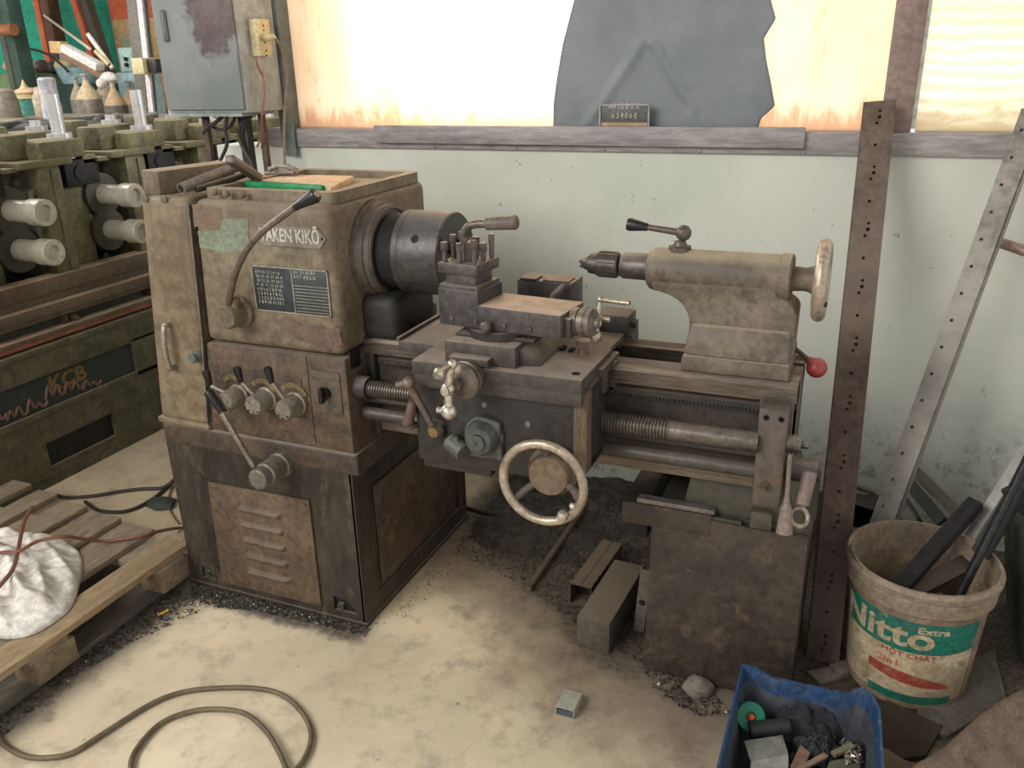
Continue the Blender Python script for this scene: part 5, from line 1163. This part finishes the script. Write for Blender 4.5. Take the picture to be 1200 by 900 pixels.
p = bp(958, 872, .07); cloth('dark_rag', p.x, p.y, .055, .050, .05, .04, surf('green_black_rag', (44, 50, 48), (34, 38, 38)), 'greenish black rag in the middle of the blue bin', 6)
c4 = [bp(*q, .10) for q in ((872, 868), (917, 861), (924, 884), (880, 892))]
gb_ = thing('grey_metal_piece', (c4[0]+c4[2])/2-Vector((0, 0, .04)), 'grey bent metal piece with a bright fold line in the blue bin', 'metal piece')
m = M(); m.hexa([p-Vector((0, 0, .006)) for p in c4]+[p for p in c4], .001); m.build('upper_face', surf('piece_grey', (136, 136, 126), (120, 120, 112)), gb_)
q2 = [c4[3], c4[2], c4[2]+Vector((.008, -.05, -.05)), c4[3]+Vector((.008, -.05, -.05))]
m = M(); m.hexa([p-Vector((0, .004, .004)) for p in q2]+q2, .0008); m.build('lower_face', surf('piece_grey_light', (160, 160, 152), (140, 140, 132)), gb_)
c4 = [bp(*q, .085) for q in ((938, 872), (950, 882), (940, 902), (926, 898))]
m = M(); m.hexa([p-Vector((0, 0, .005)) for p in c4]+c4, .001); tag(m.build('pinkish_brown_plate', surf('piece_pink', (134, 106, 94), (116, 94, 84))), 'pinkish-brown triangular metal plate in the blue bin', 'plate')
m = M(); m.bar(bp(936, 902, .085), bp(968, 885, .085), .012, .006); tag(m.build('tan_strip', surf('tan_metal', (150, 124, 104), (130, 108, 92))), 'tan flat strip touching the pinkish plate in the bin', 'strip')
m = M(); m.bar(bp(976, 884, .08), bp(1000, 874, .08), .014, .008); tag(m.build('olive_strip', surf('olive_piece', (134, 128, 100), (116, 110, 86))), 'short olive strip at the right inside the blue bin', 'strip')
c4 = [bp(*q, .07) for q in ((972, 892), (1000, 886), (1012, 905), (965, 910))]
m = M(); m.hexa([p-Vector((0, 0, .005)) for p in c4]+c4, .001); tag(m.build('olive_plate', surf('olive_plate', (112, 112, 92), (98, 98, 82))), 'dull olive plate at the lower right inside the blue bin', 'plate')
px_, py_ = bp(940, 870, .05), bp(1000, 880, .05)
flakes('swarf', [(BX+.03, BY-.34), (BXr-.03, BY-.34), (BXr-.05, BY-.06), (BX+.05, BY-.06)], 1500, .006, [swarfd, swarfd], 'dark swarf filling the bottom of the blue bin', zf=lambda x, y: .03+.02*noise.noise((x*9, y*9, 0)))
flakes('swarf', [(bp(985, 862).x, bp(985, 862).y), (bp(1008, 866).x, bp(1008, 866).y), (bp(1012, 890).x, bp(1012, 890).y), (bp(992, 888).x, bp(992, 888).y)], 160, .007, [bright, swarfm], 'bright curled swarf chips at the right inside the blue bin', zf=lambda x, y: .075)

# ================================================================== ROLLER MILL ON THE LEFT
ml = thing('rolling_mill', (-2.1, 1.5, 0), 'long olive green roller machine running back along the left side', 'machine')
Y0, Y1 = -1.6, 4.2
def xz(prof, y0=Y0, y1=Y1): return prof
m = M()
m.box(-2.58, -1.70, Y0, Y1, .0, .56, .0)
m.box(-1.70, -1.68, Y0, Y1, .0, .05); m.box(-1.70, -1.68, Y0, Y1, .445, .557, .003); m.box(-1.70, -1.68, Y0, Y1, .28, .312, .004)
m.box(-1.70, -1.676, Y0, Y1, .535, .559, .003)
m.holed([(Y0, .05), (Y1, .05), (Y1, .29), (Y0, .29)], [[(.355, .075), (.69, .075), (.69, .180), (.355, .178)], [(1.5, .075), (1.85, .075), (1.85, .18), (1.5, .18)]], lambda u, v: Vector((-1.70, u, v)), (.018, 0, 0))
m.box(-1.70, -1.68, .86, Y1, .29, .46, .003)
mb = m.build('bed_frame', millg, ml)
for q in ((.355, .69), (1.5, 1.85)):
    m = M(); m.box(-1.702, -1.698, q[0], q[1], .07, .185); m.build('opening_shade', black, mb)  # opening backed with black to paint in its dark inside
m = M(); m.box(-1.70, -1.692, Y0, .86, .31, .45); m.build('name_band', navy, mb)
text('lettering', 'KCB', .085, lambda u, v: (-1.692, .52+u, .395+v), (.002, 0, 0), goldp, mb, sx=1.1, bold=.003)
random.seed(11)
m = M()
for k in range(11):
    y = -.30+k*.088; zz = .335+.012*math.sin(k*1.7)
    m.tube([(-1.692, y, zz), (-1.692, y+.022, zz+random.uniform(.03, .05)), (-1.692, y+.036, zz+.008), (-1.692, y+.058, zz+random.uniform(.015, .04)), (-1.692, y+.075, zz-.004), (-1.692, y+.095, zz+.012)], .0065, 6, 4)
m.build('script_strokes', pinkp, mb)
rl = surf('mill_rail_dusty', (104, 88, 70), (86, 74, 60), (70, 58, 48), .35, 6, .6, .1, dust=(178, 154, 128), dustamt=.95)
m = M(); m.box(-1.80, -1.72, Y0, Y1, .74, .80, .003); m.box(-1.82, -1.735, Y0, Y1, .70, .745)
for i in range(60): m.cyl((-1.7195, Y0+i*.093, .762), (-1.7185, Y0+i*.093, .762), .006, seg=8)
m.build('upper_rail', rl, ml)
m = M(); m.box(-1.77, -1.695, Y0, Y1, .665, .705, .003); m.box(-1.76, -1.71, Y0, Y1, .645, .667); m.build('middle_rail', rl, ml)
m = M(); m.box(-1.75, -1.69, Y0, Y1, .585, .605, .002); m.build('lower_rail', rl, ml)
m = M(); m.box(-1.744, -1.692, Y0, 1.5, .570, .586); m.build('red_strip', surf('strip_red_dirty', (150, 84, 62), (116, 74, 58), (80, 66, 52), .45, 14, .6), ml)
m = M(); m.box(-1.86, -1.76, Y0, Y1, .555, .70); m.box(-2.56, -1.83, Y0, Y1, .56, .72); m.box(-2.05, -2.03, Y0, Y1, .72, 1.16); m.build('bed_trough', surf('trough_grey_green', (80, 84, 74), (60, 62, 54), (98, 92, 76), .3, 6, .7), ml)  # tall back plate added to keep it dark behind the shafts
m = M()
for i in range(12):
    y = Y0+.3+i*.47; m.box(-1.77, -1.72, y, y+.03, .60, .645, .002); m.cyl((-1.75, y+.05, .62), (-1.70, y+.05, .62), .012, seg=10)
m.build('clamp', rust, ml)
def stand(y0, x0, full=True):
    m = M()
    m.box(x0-.06, x0, y0, y0+.105, .78, 1.225, .004); m.box(x0-.012, x0+.008, y0+.06, y0+.10, .78, 1.20, .003)
    m.box(x0-.14, x0-.05, y0+.12, y0+.25, .78, 1.12, .006); m.box(x0-.30, x0-.06, y0+.0, y0+.06, .78, 1.22, .004)
    s = m.build('roller_stand', mill, ml)
    m = M(); m.box(x0-.22, x0+.018, y0-.085, y0+.16, 1.212, 1.240, .006); m.box(x0-.20, x0+.006, y0+.03, y0+.24, 1.235, 1.305, .008); m.box(x0-.20, x0-.07, y0-.05, y0+.05, 1.24, 1.335, .01); m.box(x0-.06, x0-.02, y0+.24, y0+.31, 1.20, 1.235, .004); m.box(x0-.06, x0-.0, y0-.14, y0-.08, 1.205, 1.222, .003); m.build('cap', mill, s)
    m = M(); m.box(x0-.10, x0-.02, y0+.145, y0+.31, 1.12, 1.222, .004); m.cyl((x0-.022, y0+.22, 1.17), (x0-.014, y0+.22, 1.17), .035, seg=20); m.build('bearing_chock', black, s)
    if full:
        for z in (1.068, .918):
            m = M(); m.lathe((x0-.05, y0+.32, z), (1, 0, 0), [(0, .042), (.135, .042), (.137, .050), (.20, .050), (.203, .047), (.203, .030), (.188, .028), (.188, 0)], 32); m.build('roller_shaft', shaftm, s)
            m = M(); m.lathe((x0-.05, y0+.32, z), (1, 0, 0), [(-.02, .09), (.02, .088), (.022, .06)], 32); m.build('shaft_collar', surf('collar_dark', (70, 68, 54), (54, 52, 44)), s)
    zt_ = 1.475 if full else 1.35
    m = M(); m.cyl((x0-.10, y0+.22, 1.24), (x0-.10, y0+.22, zt_), .026, seg=20); m.cyl((x0-.10, y0+.22, 1.24), (x0-.10, y0+.22, 1.325), .048, seg=20); m.build('adjusting_screw', glassy, s)
    m = M(); m.lathe((x0-.27, y0+.465, 1.145), (1, 0, 0), [(0, .085), (.12, .085), (.124, .078), (.126, .04), (.17, .038), (.172, .02)], 32); m.build('roll', surf('roll_dusty', (132, 120, 98), (106, 98, 82), None, .3, 8, .5, .3), s)
    pass
for k in range(-1, 6): stand(.63+.44*(k-1), -1.75)
for k in range(0, 6): stand(.98+.44*k, -2.30, False)
for (px, py) in ((62, 272), (155, 247)):
    c = at(px, py, x=-1.80); m = M(); m.ball(c, .028, (1, .8, 1.2)); m.build('orange_guard', orangeg, ml)
for (px, py, r) in ((45, 232, .040), (55, 272, .038)):
    c = at(px, py, x=-1.78); m = M(); m.lathe(c, (1, 0, 0), [(-.08, r), (0, r), (.003, r*.9), (.003, r*.5), (-.01, r*.45), (-.01, 0)], 28); m.build('small_roller', surf('roller_grey', (112, 106, 84), (92, 88, 70)), ml)
# bench behind the mill with cans, hoses
bt = 1.265
be = thing('rear_mill', (-3.2, 2.0, 0), 'long dark olive machine behind the roller machine, covered with hoses and cans', 'machine')
m = M(); m.box(-4.6, -2.66, .2, 3.2, 0, bt-.06, .02); m.build('frame', surf('rear_machine_olive', (104, 100, 72), (84, 80, 60), (64, 58, 44), .4, 3, .7), be)
m = M(); m.box(-4.65, -2.62, .2, 3.2, bt-.06, bt, .01); m.build('table_top', surf('rear_table', (110, 104, 92), (90, 86, 76), (72, 68, 58), .4, 4, .7, dust=(140, 130, 112), dustamt=.7), be)
hcols = [surf('hose_grey', (112, 112, 108), (92, 92, 90)), surf('hose_tan', (156, 144, 116), (134, 122, 98)), surf('hose_dark', (70, 74, 74), (56, 60, 60))]
hl = ['pale tan hose lying across the rear machine table', 'grey hose snaking at the front of the rear machine table', 'dark hose tangled among the others on the rear machine', 'light grey hose looping left on the rear machine', 'thin tan hose at the right end of the hose tangle', 'dark hose drooping at the front edge of the rear machine']
for i in range(6):
    random.seed(20+i)
    xx = -2.95+.12*(i % 3); pts = []
    for k in range(9): pts.append((xx+random.uniform(-.14, .14), .75+.17*k+random.uniform(-.08, .08), bt+.02+random.uniform(0, .035)))
    m = M(); m.tube(pts, .016+.004*(i % 2), 8, 5); tag(m.build('air_hose', hcols[(i+1) % 3]), hl[i], 'hose', 'hoses tangled on the rear machine')
c = at(38, 134, z=bt)
tb_ = thing('teal_can', (c.x, c.y, bt), 'small teal can with a cream lid and rags on top, on the rear machine', 'can')
m = M(); m.lathe((c.x, c.y, bt), (0, 0, 1), [(0, .075), (.002, .08), (.115, .095), (.115, .07)], 32); m.build('body', surf('can_teal', (90, 160, 146), (74, 140, 128)), tb_)
m = M(); m.lathe((c.x, c.y, bt+.115), (0, 0, 1), [(0, .104), (.024, .106), (.027, .08), (.027, 0)], 32); m.build('lid', cream, tb_)
m = M(); m.ball((c.x, c.y, bt+.16), .085, (1.3, 1, .4)); m.lathe((c.x, c.y-.02, bt+.16), (0, 0, 1), [(0, .06), (.05, .02), (.09, .004)], 12); m.build('rag', surf('tan_rag', (190, 160, 126), (160, 134, 106)), tb_)
c = at(53, 137, z=bt)
m = M(); m.lathe((c.x, c.y, bt), (0, 0, 1), [(0, .06), (.13, .06), (.17, .04), (.20, .034), (.205, 0)], 24); tag(m.build('tan_bottle', surf('bottle_tan', (170, 154, 134), (146, 130, 112))), 'dusty tan bottle right of the teal can', 'bottle')
c = at(66, 152, z=bt)
m = M(); m.lathe((c.x, c.y, bt), (0, 0, 1), [(0, .05), (.13, .05), (.15, .045), (.26, .045), (.27, .03), (.27, 0)], 24); tag(m.build('clear_jar', surf('jar_grey', (186, 184, 190), (160, 158, 164), None, .2, 8, .2)), 'tall pale grey jar in front of the gas cylinders', 'jar')
c = at(8, 138, z=bt)
m = M(); m.lathe((c.x, c.y, bt), (0, 0, 1), [(0, .10), (.10, .10), (.18, .08), (.20, .04), (.20, 0)], 28); tag(m.build('murky_jug', surf('jug_grey', (140, 134, 118), (120, 114, 100), None, .2, 5, .4)), 'murky grey jug at the left edge on the rear machine', 'jug')
# gas cylinders standing on the floor beyond
for i, (px, py, w_, col, lab) in enumerate(((88, 92, 20, 0, 'thin-necked gas cylinder, leftmost of the row'), (99, 89, 29, 1, 'widest gas cylinder, tan shouldered, second from left'), (121, 86, 26, 0, 'tall grey gas cylinder behind the white lamp end'), (131, 96, 26, 2, 'dark gas cylinder in the middle of the row'), (150, 97, 20, 3, 'gas cylinder with an orange-tan shoulder'), (163, 97, 22, 4, 'rightmost gas cylinder, with a red shoulder'))):
    p = at(px, py, y=4.0+.55*((i+1) % 2)); r = w_/2/F*(p-CAM).dot(fwd); base = Vector((p.x, p.y, 0)); h = p.z
    g = thing('gas_cylinder', base, lab, 'gas cylinder', 'gas cylinders in a row behind the mill')
    m = M(); m.lathe(base, (0, 0, 1), [(0, r*.95), (.02, r), (h-.21, r), (h-.185, r*.97)], 28); m.build('body', gasm if i != 3 else surf('gas_dark', (104, 98, 90), (84, 80, 74)), g)
    sh_ = [surf('sh_grey', (176, 162, 140)), surf('sh_tan', (196, 176, 142)), surf('sh_brown', (176, 150, 116)), surf('sh_orange', (206, 168, 128)), surf('sh_red', (200, 130, 116))][col]
    m = M(); m.lathe(base, (0, 0, 1), [(h-.19, r*.985), (h-.15, r*.82), (h-.10, r*.52), (h-.06, r*.26), (h-.03, r*.20), (h-.03, 0)], 28); m.build('shoulder', sh_, g)
    m = M(); m.cyl(base+Vector((0, 0, h-.04)), base+Vector((0, 0, h)), .022, seg=10); m.torus(base+Vector((0, 0, h+.01)), (0, 0, 1), .03, .008, 14, 6); m.build('valve', surf('valve_grey', (196, 190, 170), (150, 146, 132)), g)
# green machine block with junk, far left
p0, p1 = at(-60, 88, y=4.6), at(44, 84, y=4.6)
gm = thing('green_machine', ((p0.x+p1.x)/2, 5.0, 0), 'olive green machine block at the far left under a pile of junk', 'machine')
m = M(); m.box(p0.x, p1.x, 4.6, 5.4, 0, p0.z, .03); m.build('body', surf('far_green', (122, 146, 98), (104, 128, 86), (92, 100, 76), .3, 2, .6), gm)
m = M(); m.box(p1.x, at(88, 84, y=4.6).x, 4.65, 5.6, 0, at(60, 99, y=4.6).z, .03); m.build('side_box', surf('far_dark_green', (44, 70, 62), (34, 56, 50)), gm)
a, b_ = at(40, 96, y=4.55), at(70, 82, y=4.55)
m = M(); zs_ = at(60, 99, y=4.6).z; m.lathe(((a.x+b_.x)/2, 4.93, zs_), (0, 0, 1), [(0, .16), (.15, .22), (.15, .20), (.02, .15), (.02, 0)], 28, close=False); tag(m.build('blue_tub', sky_b), 'pale blue tub beside the green machine', 'tub')
random.seed(5)
jl = ['tan round casting', 'dark ring-shaped casting', 'brown gear-like piece', 'white oval piece', 'grey bent piece', 'brown block', 'small dark motor', 'pale lump']
for i in range(8):
    px = 14+i*8.5; c = at(px, 80-random.uniform(0, 6), y=4.8); r = .075+random.uniform(-.01, .02)
    mt = [surf('junk_tan', (196, 164, 128)), surf('junk_dark', (92, 76, 62)), surf('junk_brown', (140, 112, 88)), surf('junk_white', (220, 216, 210)), gasm, brownm, dark, cream][i]
    m = M()
    if i in (1, 2): m.torus((c.x, c.y, p0.z+r), (0, 1, .2), r*.7, r*.35, 20, 8)
    elif i in (5, 6): m.box(c.x-r, c.x+r, c.y-r, c.y+r, p0.z, p0.z+r*1.4, .015, i)
    else: m.ball((c.x, c.y, p0.z+r*.7), r, (1.1, 1, .75))
    tag(m.build('machine_part', mt), jl[i]+' in the junk row on the far green machine', 'part', 'junk on the green machine')
m = M(); m.tube([at(*q, y=4.7) for q in ((30, 66), (34, 58), (46, 60), (60, 66), (72, 76), (80, 84))], .012, 8, 5); tag(m.build('black_hose', cablem), 'thin black hose arching over the junk pile', 'hose')
# white lamp housing, slanting rods
la = thing('tube_lamp', at(98, 68, y=4.2), 'white slanting tube lamp fitting above the gas cylinders', 'lamp')
a, b_ = at(76, 56, y=4.2), at(118, 79, y=4.2)
m = M(); m.bar(a, b_, .10, .07, bev=.01); m.build('housing', surf('lamp_white', (236, 232, 226), (220, 214, 206)), la)
d = Vector((0, 0, -.06)); m = M(); m.bar(a+d, b_+d+(b_-a)*.12, .11, .05, bev=.008); m.build('underside', surf('lamp_brown', (140, 112, 84), (120, 96, 74)), la)
m = M(); m.bar(a+Vector((-.14, 0, .01)), a, .09, .10, bev=.01); m.build('end_box', tan, la)
def rod(px0, py0, px1, py1, y, r, mat, name, label, cat='rod', y2=None):
    m = M(); m.cyl(at(px0, py0, y=y), at(px1, py1, y=y2 or y), r, seg=12); return tag(m.build(name, mat), label, cat, 'slanting rods by the lamp fitting')
rod(52, 18, 105, 57, 5.78, .014, surf('rod_pale', (206, 200, 176)), 'slanting_rod', 'pale rod slanting down from the orange column', y2=4.26)
rod(103, 40, 132, 80, 4.3, .02, surf('rod_white', (226, 222, 210)), 'slanting_rod', 'short white rod beside the end of the lamp fitting')
rod(112, 60, 128, 76, 4.1, .02, cream, 'slanting_rod', 'cream rod just right of the white lamp fitting')
m = M(); c = at(128, 92, y=4.2); m.ball(c, .07, (1.2, 1, .8)); c2 = at(119, 98, y=4.1); m.ball(c2, .045); tag(m.build('white_bundle', sackm), 'white bundle above the dark gas cylinder', 'bundle')
m = M(); a, b_ = at(73, 62, y=5.25), at(95, 84, y=5.25); m.box(a.x, b_.x-.15, 5.2, 5.45, zs_, a.z, .01); tag(m.build('pale_blue_box', sky_b), 'pale blue box standing behind the white lamp fitting', 'box')
# panels and posts further right
a, b_ = at(128, 40, y=5.2), at(158, 110, y=5.2)
m = M(); m.box(a.x, b_.x, 5.35, 5.55, .0, a.z, .01); tag(m.build('grey_green_locker', surf('locker', (128, 136, 112), (112, 120, 98))), 'grey-green tall box behind the mint switch panel', 'locker')
a, b_ = at(139, 56, y=4.9), at(161, 84, y=4.9)
mp_ = thing('switch_panel', ((a.x+b_.x)/2, 4.9, b_.z), 'mint green switch panel with two black buttons beside the grey post', 'panel')
m = M(); m.box(a.x, b_.x, 4.88, 5.0, b_.z, a.z, .01); m.build('panel', mint, mp_)
m = M()
for q in ((148, 69), (149, 76)): c = at(*q, y=4.87); m.cyl(c, c+Vector((0, -.02, 0)), .018, seg=12)
m.build('button', black, mp_)
a, b_ = at(135, 85, y=4.6), at(165, 118, y=4.6)
m = M(); m.box(a.x, b_.x, 4.6, 4.9, 0, a.z, .015); tag(m.build('pale_blue_machine', sky_b), 'pale blue enamelled box behind the right gas cylinders', 'machine')
po = thing('roof_post', (at(164, 100, y=3.4).x, 3.4, 0), 'grey steel post with a white strip, left of the electrical cabinet', 'post')
a, b_ = at(155, -60, y=3.4), at(176, 165, y=3.4)
m = M(); m.bar((b_.x, 3.4, 0), (b_.x, 3.4, b_.z), .10, .10, up=(0, 1, 0)); m.bar(b_, a, .10, .10, up=(0, 1, 0)); m.build('post', surf('post_grey', (112, 106, 98), (96, 92, 86)), po)
a, b_ = at(158, -60, y=3.34), at(180, 150, y=3.34); m = M(); m.bar(b_, a, .045, .02, up=(0, 1, 0)); m.build('white_strip', surf('strip_white', (214, 206, 204), (196, 188, 188)), po)
a, b_ = at(165, 68, y=3.3), at(184, 87, y=3.3); m = M(); m.box(a.x, b_.x-.02, 3.2, 3.34, b_.z, a.z, .01); m.build('junction_box', cream, po); m = M(); m.box(b_.x-.04, b_.x+.06, 3.24, 3.32, b_.z+.01, a.z-.01, .005); m.build('bracket', dark, po)
# columns by the teal wall
def column(name, px0, px1, py, y, mats, label, top=(0, 0)):
    a, b_ = at(px0, py, y=y), at(px1, py, y=y)
    t = thing(name, ((a.x+b_.x)/2, y, 0), label, 'column')
    w_ = b_.x-a.x; mid = a.x+w_*.38
    m = M(); m.box(a.x, mid, y, y+.16, 0, 4.15, .004); m.build('orange_face', mats[0], t)
    m = M(); m.box(mid, b_.x, y+.01, y+.16, 0, 4.15, .004); m.build('brown_face', mats[1], t); return t
column('orange_column', 46, 62, 40, 5.8, (orange, brownm), 'orange and brown upright steel column by the teal wall')
br2 = thing('diagonal_brace', at(105, 50, y=5.7), 'orange and dark diagonal brace in front of the teal wall', 'brace')
P_, Q_ = at(84, -20, y=5.7), at(109, 60, y=5.7); m = M(); m.bar(P_, P_+(Q_-P_)*(P_.z/(P_.z-Q_.z)), .07, .12, up=(0, 1, 0)); m.build('orange_flange', orange, br2)
P_, Q_ = at(93, -20, y=5.72), at(124, 75, y=5.72); m = M(); m.bar(P_, P_+(Q_-P_)*(P_.z/(P_.z-Q_.z)), .12, .10, up=(0, 1, 0)); m.build('dark_web', surf('brace_dark', (96, 90, 76), (80, 76, 66)), br2)
dkc = column('dark_column', -2, 14, 40, 4.3, (surf('col_grey_green', (92, 96, 84), (76, 80, 70)), surf('col_green', (70, 92, 80), (58, 78, 68))), 'dark grey-green column at the far left edge')
m = M(); c = at(10, 35, y=4.25); m.cyl(c+Vector((-.08, 0, 0)), c+Vector((.07, 0, 0)), .05, seg=20); m.build('motor', surf('motor_orange', (176, 112, 74), (140, 88, 60)), dkc)
c = at(200, 128, y=3.6)
m = M(); m.box(c.x-.45, c.x+.6, 3.6, 4.2, 0, at(200, 140, y=3.6).z, .02); tag(m.build('rear_machine', surf('rear_dark', (84, 78, 66), (64, 60, 52), (120, 112, 100), .35, 5, .6)), 'dark machine seen under the electrical cabinet', 'machine')
